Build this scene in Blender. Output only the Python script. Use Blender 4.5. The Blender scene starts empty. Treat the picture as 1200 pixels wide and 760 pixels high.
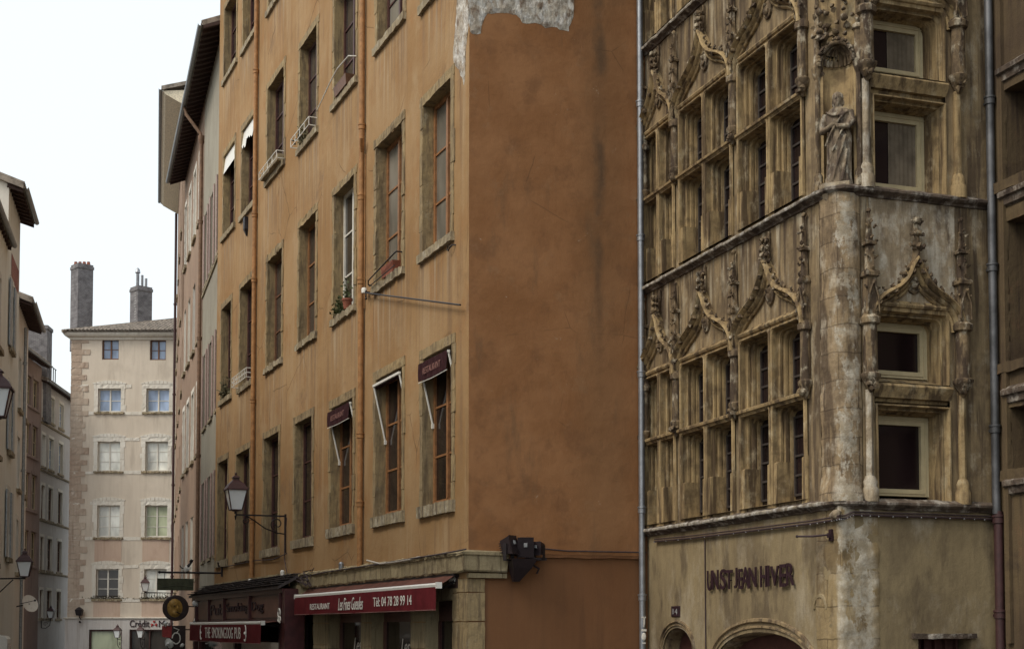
import bpy, bmesh, math, random
from mathutils import Vector, Matrix, noise
R = math.radians
rnd = random.Random(7)
scn = bpy.context.scene
COL = scn.collection

# ------------------------------------------------------------------ camera numbers
F, CX, CY, PIT, CH = 1667.0, 600.0, 653.5, R(2.8), 2.2     # focal (px of a 1200 px wide picture), principal point, pitch, eye height
_fw = Vector((0, math.cos(PIT), math.sin(PIT))); _up = Vector((0, -math.sin(PIT), math.cos(PIT)))
EYE = Vector((0, 0, CH))
def ray(px, py):
    return Vector(((px-CX)/F, 0, 0)) + _up*(-(py-CY)/F) + _fw

# ------------------------------------------------------------------ materials
def lin(c):
    return tuple((x/12.92 if x <= .04045 else ((x+.055)/1.055)**2.4) for x in c)
class N:
    def __init__(s, name):
        s.m = bpy.data.materials.new(name); s.m.use_nodes = True
        s.t = s.m.node_tree; s.t.nodes.clear()
        s.out = s.t.nodes.new('ShaderNodeOutputMaterial'); s.p = s.t.nodes.new('ShaderNodeBsdfPrincipled')
        s.t.links.new(s.p.outputs[0], s.out.inputs[0]); s.tc = None
    def n(s, ty, **kw):
        nd = s.t.nodes.new(ty)
        for k, v in kw.items(): setattr(nd, k, v)
        return nd
    def l(s, a, b): s.t.links.new(a, b)
    def coord(s, scale=(1, 1, 1), off=(0, 0, 0)):
        if s.tc is None: s.tc = s.n('ShaderNodeTexCoord')
        mp = s.n('ShaderNodeMapping'); mp.inputs['Scale'].default_value = scale; mp.inputs['Location'].default_value = off
        s.l(s.tc.outputs['Object'], mp.inputs[0]); return mp.outputs[0]
    def noise(s, scale, detail=4, sc=(1, 1, 1), off=(0, 0, 0), rough=.55, dist=0):
        t = s.n('ShaderNodeTexNoise'); t.inputs['Scale'].default_value = scale; t.inputs['Detail'].default_value = detail
        t.inputs['Roughness'].default_value = rough; t.inputs['Distortion'].default_value = dist
        s.l(s.coord(sc, off), t.inputs['Vector']); return t.outputs['Fac']
    def ramp(s, fac, lo, hi, a=0., b=1.):
        r = s.n('ShaderNodeMapRange'); r.interpolation_type = 'SMOOTHSTEP'; r.inputs[1].default_value = lo; r.inputs[2].default_value = hi
        r.inputs[3].default_value = a; r.inputs[4].default_value = b; s.l(fac, r.inputs[0]); return r.outputs[0]
    def mix(s, fac, a, b):
        m = s.n('ShaderNodeMix', data_type='RGBA')
        for i, v in ((0, fac), (6, a), (7, b)):
            if isinstance(v, (int, float)): m.inputs[i].default_value = v
            elif isinstance(v, tuple): m.inputs[i].default_value = (*v[:3], 1)
            else: s.l(v, m.inputs[i])
        return m.outputs[2]
    def mth(s, op, a, b):
        m = s.n('ShaderNodeMath', operation=op)
        for i, v in ((0, a), (1, b)):
            if isinstance(v, (int, float)): m.inputs[i].default_value = v
            else: s.l(v, m.inputs[i])
        return m.outputs[0]
    def bump(s, h, strength=.3, dist=.02, prev=None):
        b = s.n('ShaderNodeBump'); b.inputs['Strength'].default_value = strength; b.inputs['Distance'].default_value = dist
        s.l(h, b.inputs['Height'])
        if prev is not None: s.l(prev, b.inputs['Normal'])
        return b.outputs[0]
    def fin(s, col, rough=.85, nrm=None, spec=.25, metal=0.):
        p = s.p
        if isinstance(col, tuple): p.inputs['Base Color'].default_value = (*col[:3], 1)
        else: s.l(col, p.inputs['Base Color'])
        p.inputs['Roughness'].default_value = rough; p.inputs['Specular IOR Level'].default_value = spec; p.inputs['Metallic'].default_value = metal
        if nrm is not None: s.l(nrm, p.inputs['Normal'])
        return s.m

def weathered(name, base, base2, dark, pale, dk=(.56, .72), pl=(.62, .74), big=.35, streak=(5, .35), dk_amt=.7, pl_amt=.5, bump=.35, grain=60, rough=.9, seed=0., blot=2.2, ashlar=0, rows=(), lime=None):
    """lime render or cut stone that has stood outdoors: broad tone drift, run-off streaks, blots, pale worn patches, grain"""
    n = N(name); o = (seed*3.1, seed*1.7, seed*2.3)
    c = n.mix(n.ramp(n.noise(big, 5, off=o), .35, .65), base, base2)
    st = n.noise(1, 5, sc=(streak[0], streak[0], streak[1]), off=o, rough=.6)
    bl = n.noise(blot, 6, off=(o[0]+9, o[1], o[2]), rough=.62)
    d0 = dk[0]-.02
    f = n.mth('MULTIPLY', n.mth('MAXIMUM', n.ramp(st, d0, d0+.15), n.mth('MULTIPLY', n.ramp(bl, d0-.02, d0+.20), .7)), dk_amt)
    c = n.mix(f, c, dark)
    pn = n.noise(blot*1.4, 7, sc=(1, 1, .6), off=(o[0]-5, o[1]+4, o[2]), rough=.68)
    c = n.mix(n.mth('MULTIPLY', n.ramp(pn, pl[0]-.05, pl[1]+.01), pl_amt), c, pale)
    fs = n.noise(1, 6, sc=(streak[0]*2.7, streak[0]*2.7, streak[1]*1.6), off=(o[0]+21, o[1], o[2]), rough=.7)
    c = n.mix(n.ramp(fs, .42, .68, 0, .45*dk_amt), c, dark)
    if rows:                                             # soot and lime drips hanging under the ledges at these heights
        sz = n.n('ShaderNodeSeparateXYZ'); n.l(n.coord(), sz.inputs[0]); mz = None
        for z in rows:
            b = n.mth('MULTIPLY', n.ramp(sz.outputs[2], z-1.5, z-.1), n.ramp(sz.outputs[2], z-.06, z-.02, 1, 0)); mz = b if mz is None else n.mth('MAXIMUM', mz, b)
        c = n.mix(n.mth('MULTIPLY', mz, n.ramp(n.noise(1, 5, sc=(6, 6, .35), off=(3, 8, 1), rough=.65), .43, .6, 0, .85)), c, dark)
        c = n.mix(n.mth('MULTIPLY', mz, n.ramp(n.noise(1, 5, sc=(5, 5, .4), off=(13, 2, 1), rough=.65), .52, .64, 0, .8)), c, pale)
    if ashlar:                                            # coursed blocks: each with its own tone, open joints between
        t = n.n('ShaderNodeTexBrick'); t.inputs['Scale'].default_value = 1; t.inputs['Mortar Size'].default_value = .012; t.inputs['Mortar Smooth'].default_value = .6; t.inputs['Brick Width'].default_value = .62; t.inputs['Row Height'].default_value = ashlar
        t.inputs['Color1'].default_value = (.72, .66, .58, 1); t.inputs['Color2'].default_value = (1.15, 1.1, 1, 1); t.inputs['Mortar'].default_value = (.35, .3, .25, 1)
        sx = n.n('ShaderNodeSeparateXYZ'); n.l(n.coord(), sx.inputs[0]); cb = n.n('ShaderNodeCombineXYZ'); wb = n.mth('MULTIPLY', n.noise(3, 4), .09)
        n.l(n.mth('ADD', sx.outputs[0], sx.outputs[1]), cb.inputs[0]); n.l(n.mth('ADD', sx.outputs[2], wb), cb.inputs[1]); n.l(cb.outputs[0], t.inputs['Vector'])
        mm = n.n('ShaderNodeMix', data_type='RGBA'); mm.blend_type = 'MULTIPLY'; mm.inputs[0].default_value = .75; n.l(c, mm.inputs[6]); n.l(t.outputs[0], mm.inputs[7]); c = mm.outputs[2]
    if lime:                                            # old limewash hanging on along the corner, flaked off in patches
        sl_ = n.n('ShaderNodeSeparateXYZ'); n.l(n.coord(), sl_.inputs[0])
        near = n.ramp(n.mth('ABSOLUTE', n.mth('SUBTRACT', n.mth('ADD', sl_.outputs[1], n.mth('MULTIPLY', n.mth('SUBTRACT', n.noise(3, 5, off=(4, 4, 4)), .5), .35)), lime[0]), 0), lime[1]*.6, lime[1], 1, 0)
        near = n.mth('MULTIPLY', near, n.ramp(sl_.outputs[0], -.10, -.03))
        fl = n.mth('MULTIPLY', near, n.ramp(n.noise(4, 8, sc=(1, 1, .6), off=(9, 2, 4), rough=.7), lime[2], lime[2]+.06))
        c = n.mix(n.mth('MULTIPLY', fl, .7), c, n.mix(n.ramp(n.noise(6, 6, rough=.7), .4, .62), (.33, .285, .21), (.54, .50, .42)))
    g = n.noise(grain, 3, off=o)
    c = n.mix(n.ramp(g, .35, .75, 0, .18), c, dark)
    b = n.bump(g, bump, .006)
    b = n.bump(n.noise(7, 6, off=o, rough=.6), bump, .03, b)
    return n.fin(c, rough, b)
def plain(name, col, rough=.5, metal=0., spec=.4, var=.25, sc=14, bump=0.):
    n = N(name)
    d = tuple(x*(1-var) for x in col); u = tuple(min(1, x*(1+var*.6)) for x in col)
    f = n.noise(sc, 5, rough=.65)
    c = n.mix(n.ramp(f, .3, .7), d, u)
    return n.fin(c, rough, n.bump(f, bump, .01) if bump else None, spec, metal)
def glass(name, col, rough=.06, wav=.04):
    n = N(name); f = n.noise(1.1, 3, sc=(1, 1, .4))
    c = n.mix(n.ramp(f, .35, .7), tuple(x*.6 for x in col), tuple(x*1.3 for x in col))
    return n.fin(c, rough, n.bump(n.noise(1.6, 2), wav, .05), .5)

M = {}
def ochre_material(cols, rows):
    """orange lime render of the front: faded, blotched, with run-off streaks hanging under the sills (cols: x spans, rows: sill heights)"""
    n = N('ochre_render')
    c = n.mix(n.ramp(n.noise(.3, 6, rough=.6), .36, .64), (.295, .172, .075), (.37, .238, .12))
    c = n.mix(n.ramp(n.noise(1.1, 7, off=(3, 3, 3), rough=.64), .5, .68, 0, .6), c, (.315, .165, .068))
    c = n.mix(n.ramp(n.noise(.9, 7, sc=(1, 1, .7), off=(23, 1, 9), rough=.66), .52, .68, 0, .55), c, (.40, .285, .165))
    st = n.mth('MULTIPLY', n.ramp(n.noise(1, 5, sc=(2.6, 2.6, .2), rough=.6), .48, .66), n.ramp(n.noise(.45, 4, off=(5, 2, 8)), .42, .6))
    c = n.mix(n.mth('MULTIPLY', st, .6), c, (.42, .30, .175))
    st = n.mth('MULTIPLY', n.ramp(n.noise(1, 5, sc=(4, 4, .3), off=(7, 2, 1), rough=.65), .48, .66), n.ramp(n.noise(.5, 4, off=(15, 7, 3)), .42, .6))
    c = n.mix(n.mth('MULTIPLY', st, .7), c, (.225, .138, .075))
    c = n.mix(n.ramp(n.noise(.8, 8, off=(13, 3, 6), rough=.72), .57, .70, 0, .65), c, (.21, .135, .08))
    sep = n.n('ShaderNodeSeparateXYZ'); n.l(n.coord(), sep.inputs[0]); X, Z = sep.outputs[0], sep.outputs[2]
    mx = None
    for a0, a1 in cols:
        b = n.ramp(n.mth('ABSOLUTE', n.mth('SUBTRACT', X, (a0+a1)/2), 0), (a1-a0)/2, (a1-a0)/2+.35, 1, 0); mx = b if mx is None else n.mth('MAXIMUM', mx, b)
    mz = None
    for z in rows:
        b = n.mth('MULTIPLY', n.ramp(Z, z-2.0, z-.15), n.ramp(Z, z-.12, z-.08, 1, 0)); mz = b if mz is None else n.mth('MAXIMUM', mz, b)
    run = n.noise(1, 4, sc=(6, 6, .25), off=(1, 6, 2), rough=.6)
    m0 = n.mth('MULTIPLY', mx, mz)
    c = n.mix(n.mth('MULTIPLY', m0, n.ramp(run, .44, .64, 0, .65)), c, (.20, .14, .095))
    c = n.mix(n.mth('MULTIPLY', m0, n.ramp(n.noise(1, 4, sc=(7, 7, .3), off=(31, 6, 2), rough=.6), .5, .66, 0, .5)), c, (.46, .38, .27))
    # hairline cracks
    v = n.n('ShaderNodeTexVoronoi'); v.feature = 'DISTANCE_TO_EDGE'; v.inputs['Scale'].default_value = .55
    wv = n.n('ShaderNodeMix', data_type='VECTOR'); wv.inputs[0].default_value = .12; tn = n.n('ShaderNodeTexNoise'); tn.inputs['Scale'].default_value = 2.5; tn.inputs['Detail'].default_value = 6; cc = n.coord()
    n.l(cc, tn.inputs['Vector']); n.l(cc, wv.inputs[4]); n.l(tn.outputs['Color'], wv.inputs[5]); n.l(wv.outputs[1], v.inputs['Vector'])
    ck = n.mth('MULTIPLY', n.ramp(v.outputs['Distance'], .002, .008, 1, 0), n.ramp(n.noise(.6, 3, off=(8, 8, 8)), .52, .6))
    c = n.mix(n.mth('MULTIPLY', ck, .6), c, (.12, .07, .035))
    g = n.noise(55, 3)
    c = n.mix(n.ramp(g, .4, .75, 0, .15), c, (.2, .11, .05))
    b = n.bump(g, .25, .005); b = n.bump(n.noise(3.2, 6, rough=.6), .5, .035, b)
    return n.fin(c, .92, b, .15)
def brown_material():
    """brown render of the blind end wall: brushed horizontally, one long damp stain, scars where things were fixed"""
    n = N('brown_render')
    c = n.mix(n.ramp(n.noise(.7, 7, rough=.62), .34, .66), (.25, .115, .048), (.325, .16, .072))
    c = n.mix(n.ramp(n.noise(1.6, 7, off=(4, 1, 2), rough=.66), .5, .68, 0, .55), c, (.18, .087, .042))
    c = n.mix(n.ramp(n.noise(2.4, 8, off=(8, 1, 2), rough=.72), .55, .70, 0, .5), c, (.30, .17, .088))
    c = n.mix(n.ramp(n.noise(1, 6, sc=(2, 2, .5), off=(2, 11, 2), rough=.66), .54, .70, 0, .5), c, (.16, .094, .052))
    # long damp stain running down near the right end (object y about 2.35)
    sep = n.n('ShaderNodeSeparateXYZ'); n.l(n.coord(), sep.inputs[0])
    wob = n.noise(1, 5, sc=(1, 1, .5), off=(2, 5, 0), rough=.65)
    yy = n.mth('ADD', sep.outputs[1], n.mth('MULTIPLY', n.mth('SUBTRACT', wob, .5), .5))
    band = n.ramp(n.mth('ABSOLUTE', n.mth('SUBTRACT', yy, 2.33), 0), .0, .17, 1, 0)
    up = n.ramp(sep.outputs[2], 5.5, 9.2)
    brk = n.ramp(n.noise(1.7, 5, sc=(1, 1, .8), off=(1, 9, 4)), .40, .58, .25, 1)
    c = n.mix(n.mth('MULTIPLY', n.mth('MULTIPLY', band, up), n.mth('MULTIPLY', brk, .8)), c, (.065, .047, .034))
    # wider grey-brown bloom about the stain
    b2 = n.ramp(n.mth('ABSOLUTE', n.mth('SUBTRACT', yy, 2.4), 0), .1, .75, 1, 0)
    c = n.mix(n.mth('MULTIPLY', b2, .35), c, (.20, .115, .058))
    # scars
    v = n.n('ShaderNodeTexNoise'); v.inputs['Scale'].default_value = 3.4; v.inputs['Detail'].default_value = 9; v.inputs['Roughness'].default_value = .75
    n.l(n.coord((1, 1, 1), (3, 7, 5)), v.inputs['Vector'])
    c = n.mix(n.ramp(v.outputs['Fac'], .66, .71, 0, .6), c, (.44, .35, .26))
    c = n.mix(n.mth('MULTIPLY', n.ramp(n.noise(9, 8, off=(1, 2, 7), rough=.75), .64, .70), n.ramp(n.noise(1.1, 3, off=(6, 2, 9)), .5, .6, 0, .8)), c, (.46, .38, .28))
    vo = n.n('ShaderNodeTexVoronoi'); vo.feature = 'DISTANCE_TO_EDGE'; vo.inputs['Scale'].default_value = .7
    wv = n.n('ShaderNodeMix', data_type='VECTOR'); wv.inputs[0].default_value = .07; tn = n.n('ShaderNodeTexNoise'); tn.inputs['Scale'].default_value = 2.2; tn.inputs['Detail'].default_value = 7; cc = n.coord()
    n.l(cc, tn.inputs['Vector']); n.l(cc, wv.inputs[4]); n.l(tn.outputs['Color'], wv.inputs[5]); n.l(wv.outputs[1], vo.inputs['Vector'])
    c = n.mix(n.mth('MULTIPLY', n.ramp(vo.outputs['Distance'], .001, .007, 1, 0), n.ramp(n.noise(.7, 3, off=(3, 8, 8)), .54, .62, 0, .45)), c, (.10, .055, .03))
    g = n.noise(50, 3); b = n.bump(g, .22, .005); b = n.bump(n.noise(4.5, 6, rough=.6), .4, .03, b)
    return n.fin(c, .93, b, .15)
M['brown'] = brown_material()
M['brown_low'] = weathered('brown_render_low', (.175, .08, .035), (.205, .097, .044), (.125, .062, .032), (.24, .125, .062), pl_amt=.3, dk_amt=.4, bump=.2)
M['surround'] = weathered('molasse_surround', (.37, .27, .135), (.30, .225, .125), (.13, .095, .06), (.50, .44, .30), blot=4, streak=(9, 1.2), dk_amt=.75, pl_amt=.6, bump=.7, dk=(.5, .66))
M['sillstone'] = weathered('pale_sill_stone', (.40, .33, .215), (.32, .26, .16), (.10, .075, .055), (.56, .51, .40), blot=5, streak=(16, .6), dk_amt=.8, pl_amt=.7, bump=.7, dk=(.5, .64), pl=(.55, .68))
M['band'] = weathered('pale_lintel_stone', (.40, .345, .225), (.32, .27, .17), (.12, .09, .06), (.56, .52, .41), blot=3, streak=(7, 1), dk_amt=.75, pl_amt=.7, bump=.8, ashlar=.9)
M['masonry'] = weathered('bare_rubble_masonry', (.52, .485, .41), (.38, .32, .25), (.16, .105, .068), (.69, .68, .64), blot=6, streak=(6, 6), dk_amt=.85, pl_amt=.8, bump=.9, dk=(.5, .62), pl=(.5, .62))
M['gashlar'] = weathered('gothic_pier_ashlar', (.39, .305, .20), (.31, .235, .145), (.075, .052, .038), (.56, .51, .42), big=.9, blot=2.6, streak=(6, .8), dk=(.5, .66), pl=(.55, .67), dk_amt=.75, pl_amt=.8, bump=.8, seed=1, ashlar=.36, lime=(.12, .22, .49))
M['gcarve'] = weathered('gothic_carved_stone', (.26, .188, .105), (.18, .128, .075), (.042, .028, .021), (.50, .44, .33), big=1.4, blot=5, streak=(10, 2), dk=(.455, .61), pl=(.56, .66), dk_amt=.85, pl_amt=.8, bump=.8, seed=2)
M['gwin'] = weathered('gothic_window_stone', (.42, .305, .155), (.31, .22, .11), (.06, .038, .024), (.55, .46, .30), big=1.2, blot=3.4, streak=(8, .7), dk=(.485, .64), pl=(.57, .69), dk_amt=.82, pl_amt=.6, bump=.5, seed=3)
M['gpale'] = weathered('limewashed_quoin', (.37, .30, .205), (.29, .225, .145), (.07, .048, .035), (.54, .49, .40), big=1, blot=3, streak=(5, 1), dk=(.52, .66), pl=(.5, .62), dk_amt=.8, pl_amt=.85, bump=.7, seed=4)
M['gquoin'] = weathered('ground_floor_quoin', (.31, .24, .135), (.24, .182, .10), (.085, .06, .04), (.46, .41, .31), big=.6, blot=1.6, streak=(4, 1), dk=(.52, .68), pl=(.54, .68), dk_amt=.6, pl_amt=.6, bump=.6, seed=5, ashlar=.42, lime=(.22, .34, .40))
M['limewash'] = weathered('flaking_limewash', (.40, .36, .295), (.31, .265, .20), (.10, .075, .055), (.60, .58, .53), big=1, blot=3, streak=(5, 1), dk=(.52, .66), pl=(.5, .62), dk_amt=.8, pl_amt=.85, bump=.7, seed=4)
M['grender'] = weathered('stained_ground_floor_render', (.28, .218, .122), (.21, .16, .09), (.075, .054, .036), (.44, .385, .29), big=.5, blot=.9, streak=(3, 1), dk=(.52, .68), pl=(.54, .68), dk_amt=.6, pl_amt=.6, bump=.4, seed=5)
M['cornice'] = weathered('weathered_string_course', (.14, .105, .078), (.095, .07, .053), (.035, .025, .021), (.46, .42, .36), big=1.2, blot=4, streak=(4, 6), dk=(.5, .64), pl=(.53, .65), dk_amt=.8, pl_amt=.75, bump=.7, seed=6)
M['limenose'] = weathered('limed_ledge_nose', (.44, .405, .335), (.32, .275, .205), (.09, .065, .05), (.64, .615, .56), big=1.2, blot=5, streak=(5, 5), dk=(.5, .64), pl=(.5, .62), dk_amt=.8, pl_amt=.85, bump=.7, seed=21)
M['nstone'] = weathered('brown_neighbour_stone', (.12, .085, .045), (.085, .058, .034), (.035, .023, .02), (.17, .09, .05), big=.8, blot=2.5, dk_amt=.8, pl_amt=.6, bump=.5, seed=7)
M['statue'] = weathered('statue_stone', (.25, .195, .13), (.185, .138, .092), (.05, .034, .028), (.50, .455, .36), big=3, blot=6, streak=(12, 2), dk=(.48, .6), pl=(.57, .66), dk_amt=.8, pl_amt=.75, bump=.7, seed=8)
M['pale'] = weathered('pale_grey_render', (.35, .325, .26), (.29, .265, .21), (.18, .15, .115), (.44, .42, .35), pl_amt=.4, dk_amt=.5, bump=.2, seed=9)
M['pink'] = weathered('pink_grey_render', (.34, .235, .165), (.285, .195, .14), (.16, .11, .08), (.42, .33, .255), dk_amt=.6, bump=.2, seed=10)
M['beige'] = weathered('beige_render', (.70, .625, .525), (.62, .545, .45), (.43, .365, .295), (.76, .70, .61), big=.2, blot=.7, streak=(1.5, .2), dk_amt=.55, pl_amt=.45, bump=.15, seed=11)
M['rose'] = weathered('rose_wall_patch', (.56, .43, .34), (.50, .37, .29), (.42, .30, .225), (.62, .52, .43), blot=1.5, bump=.15, seed=12)
M['palestone'] = weathered('pale_dressed_stone', (.76, .73, .66), (.68, .64, .56), (.44, .39, .32), (.80, .78, .73), blot=2, dk_amt=.5, bump=.3, seed=13)
M['quoin'] = weathered('brown_quoin', (.54, .45, .36), (.42, .32, .245), (.28, .20, .155), (.74, .69, .61), blot=1.6, dk_amt=.7, pl_amt=.7, bump=.4, seed=14)
M['cream'] = weathered('cream_left_render', (.80, .77, .69), (.76, .71, .62), (.60, .54, .45), (.84, .82, .77), blot=1, streak=(3, .3), dk_amt=.45, bump=.15, seed=15)
M['mauve'] = weathered('mauve_render', (.34, .255, .22), (.29, .215, .19), (.18, .13, .11), (.42, .33, .29), blot=1, dk_amt=.5, bump=.15, seed=16)
M['bluegrey'] = weathered('blue_grey_render', (.58, .56, .54), (.50, .46, .43), (.34, .29, .25), (.66, .66, .65), big=.15, blot=.8, dk_amt=.5, bump=.15, seed=17)
M['soffit'] = plain('cream_soffit_board', (.78, .67, .49), .7)
M['rafter'] = plain('dark_eave_timber', (.06, .034, .028), .8, bump=.3)
M['gutter'] = plain('zinc_gutter', (.30, .32, .33), .45, .6)
M['zinc'] = plain('zinc_pipe', (.30, .31, .33), .42, .7, var=.2, sc=6)
M['zinc_old'] = plain('dull_zinc_pipe', (.13, .13, .135), .5, .55, var=.5, sc=2)
M['dullpipe'] = plain('dull_brown_pipe', (.20, .12, .075), .6, 0, .3, .3, 8, .1)
M['opipe'] = plain('ochre_painted_pipe', (.35, .175, .068), .6, 0, .3, .3, 8, .1)
M['darkpipe'] = plain('old_red_iron_pipe', (.05, .02, .02), .6)
M['wood_or'] = plain('orange_brown_window_wood', (.29, .135, .055), .5, 0, .4, .3, 9)
M['wood_dk'] = plain('maroon_window_wood', (.075, .030, .026), .5, 0, .4, .3, 9)
M['wood_wh'] = plain('white_window_wood', (.68, .65, .58), .5, 0, .4, .1, 9)
M['wood_br'] = plain('brown_window_wood', (.16, .075, .04), .5)
M['cream_wood'] = plain('cream_window_paint', (.46, .385, .235), .55, 0, .35, .12, 5)
M['shutter'] = plain('faded_rose_shutter', (.36, .255, .22), .7)
M['gl_dark'] = glass('dark_window_glass', (.017, .011, .011))
M['gl_wine'] = glass('gothic_window_glass', (.014, .008, .009), .14)
M['gl_lace'] = glass('glass_over_lace_curtain', (.20, .185, .155), .12)
M['gl_grey'] = glass('glass_over_dim_room', (.06, .05, .043), .09)
M['gl_sky'] = glass('glass_painted_sky', (.30, .39, .56), .05)  # reflected sky painted in as a blue base colour
M['gl_curt'] = glass('glass_white_curtain_and_sky', (.70, .71, .66), .1)  # white curtain tone, brightened to hold reflected sky as well
M['gl_green'] = glass('glass_over_green_curtain', (.42, .46, .32), .1)
M['leading'] = plain('window_lead', (.05, .04, .035), .6)
M['curtain'] = plain('grey_brown_curtain', (.16, .13, .095), .9, 0, .1, .35, 3)
M['iron'] = plain('black_iron', (.022, .016, .017), .5, .3, .4)
M['darkbox'] = plain('black_lamp_housing', (.022, .014, .016), .45, 0, .4)
M['lens'] = plain('grey_lens', (.33, .33, .33), .2)
M['lampglass'] = plain('painted_sky_lamp_glass', (.82, .86, .87), .2, 0, .5, .06, 3)  # sky mirrored in the lantern panes, painted as a blue-white base
M['lampred'] = plain('dark_red_lamp_roof', (.055, .022, .022), .5)
M['awn'] = plain('burgundy_awning_cloth', (.135, .018, .022), .85, 0, .1, .2, 4, .1)
M['awn_top'] = plain('sun_faded_awning_top', (.135, .06, .045), .9, 0, .1, .3, 3, .1)
M['awn_small'] = plain('dark_wine_awning_cloth', (.042, .015, .017), .85, 0, .1)
M['white_metal'] = plain('white_lacquered_metal', (.74, .72, .66), .4, 0, .4, .08)
M['text_white'] = plain('white_lettering', (.80, .76, .68), .7, 0, .2, .05)
M['text_dim'] = plain('dim_wine_lettering', (.27, .13, .11), .7)
M['text_wine'] = plain('dark_wine_letters', (.028, .012, .017), .55, 0, .35)
M['pubwood'] = plain('pub_oxblood_wood', (.07, .018, .018), .45, 0, .45, .3, 6)
M['pubpanel'] = plain('pub_brown_panel', (.135, .062, .045), .5, 0, .4, .2, 5)
M['slate'] = plain('dark_roof_slate', (.075, .062, .06), .7, 0, .3, .4, 9, .4)
M['greensign'] = plain('mossy_green_board', (.062, .066, .036), .6, 0, .3, .4, 7)
M['gold'] = plain('gilt_paint', (.42, .24, .055), .45, .2, .4, .3, 12)
M['signdark'] = plain('dark_brown_sign', (.04, .022, .018), .5)
M['red'] = plain('red_paint', (.34, .035, .03), .5)
M['terracotta'] = plain('terracotta_box', (.26, .085, .05), .75)
M['leaf'] = plain('planter_leaves', (.07, .085, .03), .7, 0, .3, .5, 20)
M['dryleaf'] = plain('dry_planter_leaves', (.12, .105, .06), .8, 0, .2, .5, 20)
M['cable'] = plain('dark_cable', (.055, .035, .035), .6)
M['palecable'] = plain('pale_cable_sleeve', (.55, .50, .43), .6)
M['tiles'] = plain('grey_clay_tiles', (.27, .23, .19), .85, 0, .2, .5, 4, .4)
M['brickgrey'] = None
def brick_mat(name, a, b, mortar, sc=5.):
    n = N(name); t = n.n('ShaderNodeTexBrick'); t.inputs['Scale'].default_value = sc
    t.inputs['Color1'].default_value = (*a, 1); t.inputs['Color2'].default_value = (*b, 1); t.inputs['Mortar'].default_value = (*mortar, 1)
    t.inputs['Mortar Size'].default_value = .03; t.inputs['Brick Width'].default_value = 1.1; t.inputs['Row Height'].default_value = .4
    sx = n.n('ShaderNodeSeparateXYZ'); n.l(n.coord(), sx.inputs[0]); cb = n.n('ShaderNodeCombineXYZ')
    n.l(n.mth('ADD', sx.outputs[0], sx.outputs[1]), cb.inputs[0]); n.l(sx.outputs[2], cb.inputs[1]); n.l(cb.outputs[0], t.inputs['Vector'])
    c = n.mix(n.ramp(n.noise(2.5, 6), .4, .7, 0, .6), t.outputs[0], tuple(x*.5 for x in a))
    return n.fin(c, .9, n.bump(t.outputs['Fac'], .4, -.02))
M['brickgrey'] = brick_mat('sooty_grey_brick', (.15, .14, .145), (.215, .205, .21), (.30, .29, .29))
M['brickred'] = brick_mat('red_brick', (.34, .10, .07), (.28, .08, .06), (.55, .48, .42))
M['paving'] = weathered('grey_paving', (.16, .15, .14), (.13, .12, .11), (.08, .07, .065), (.22, .21, .19), bump=.4)
M['asphalt'] = weathered('street_setts', (.075, .072, .068), (.06, .058, .055), (.035, .033, .03), (.10, .095, .09), bump=.5)

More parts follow.
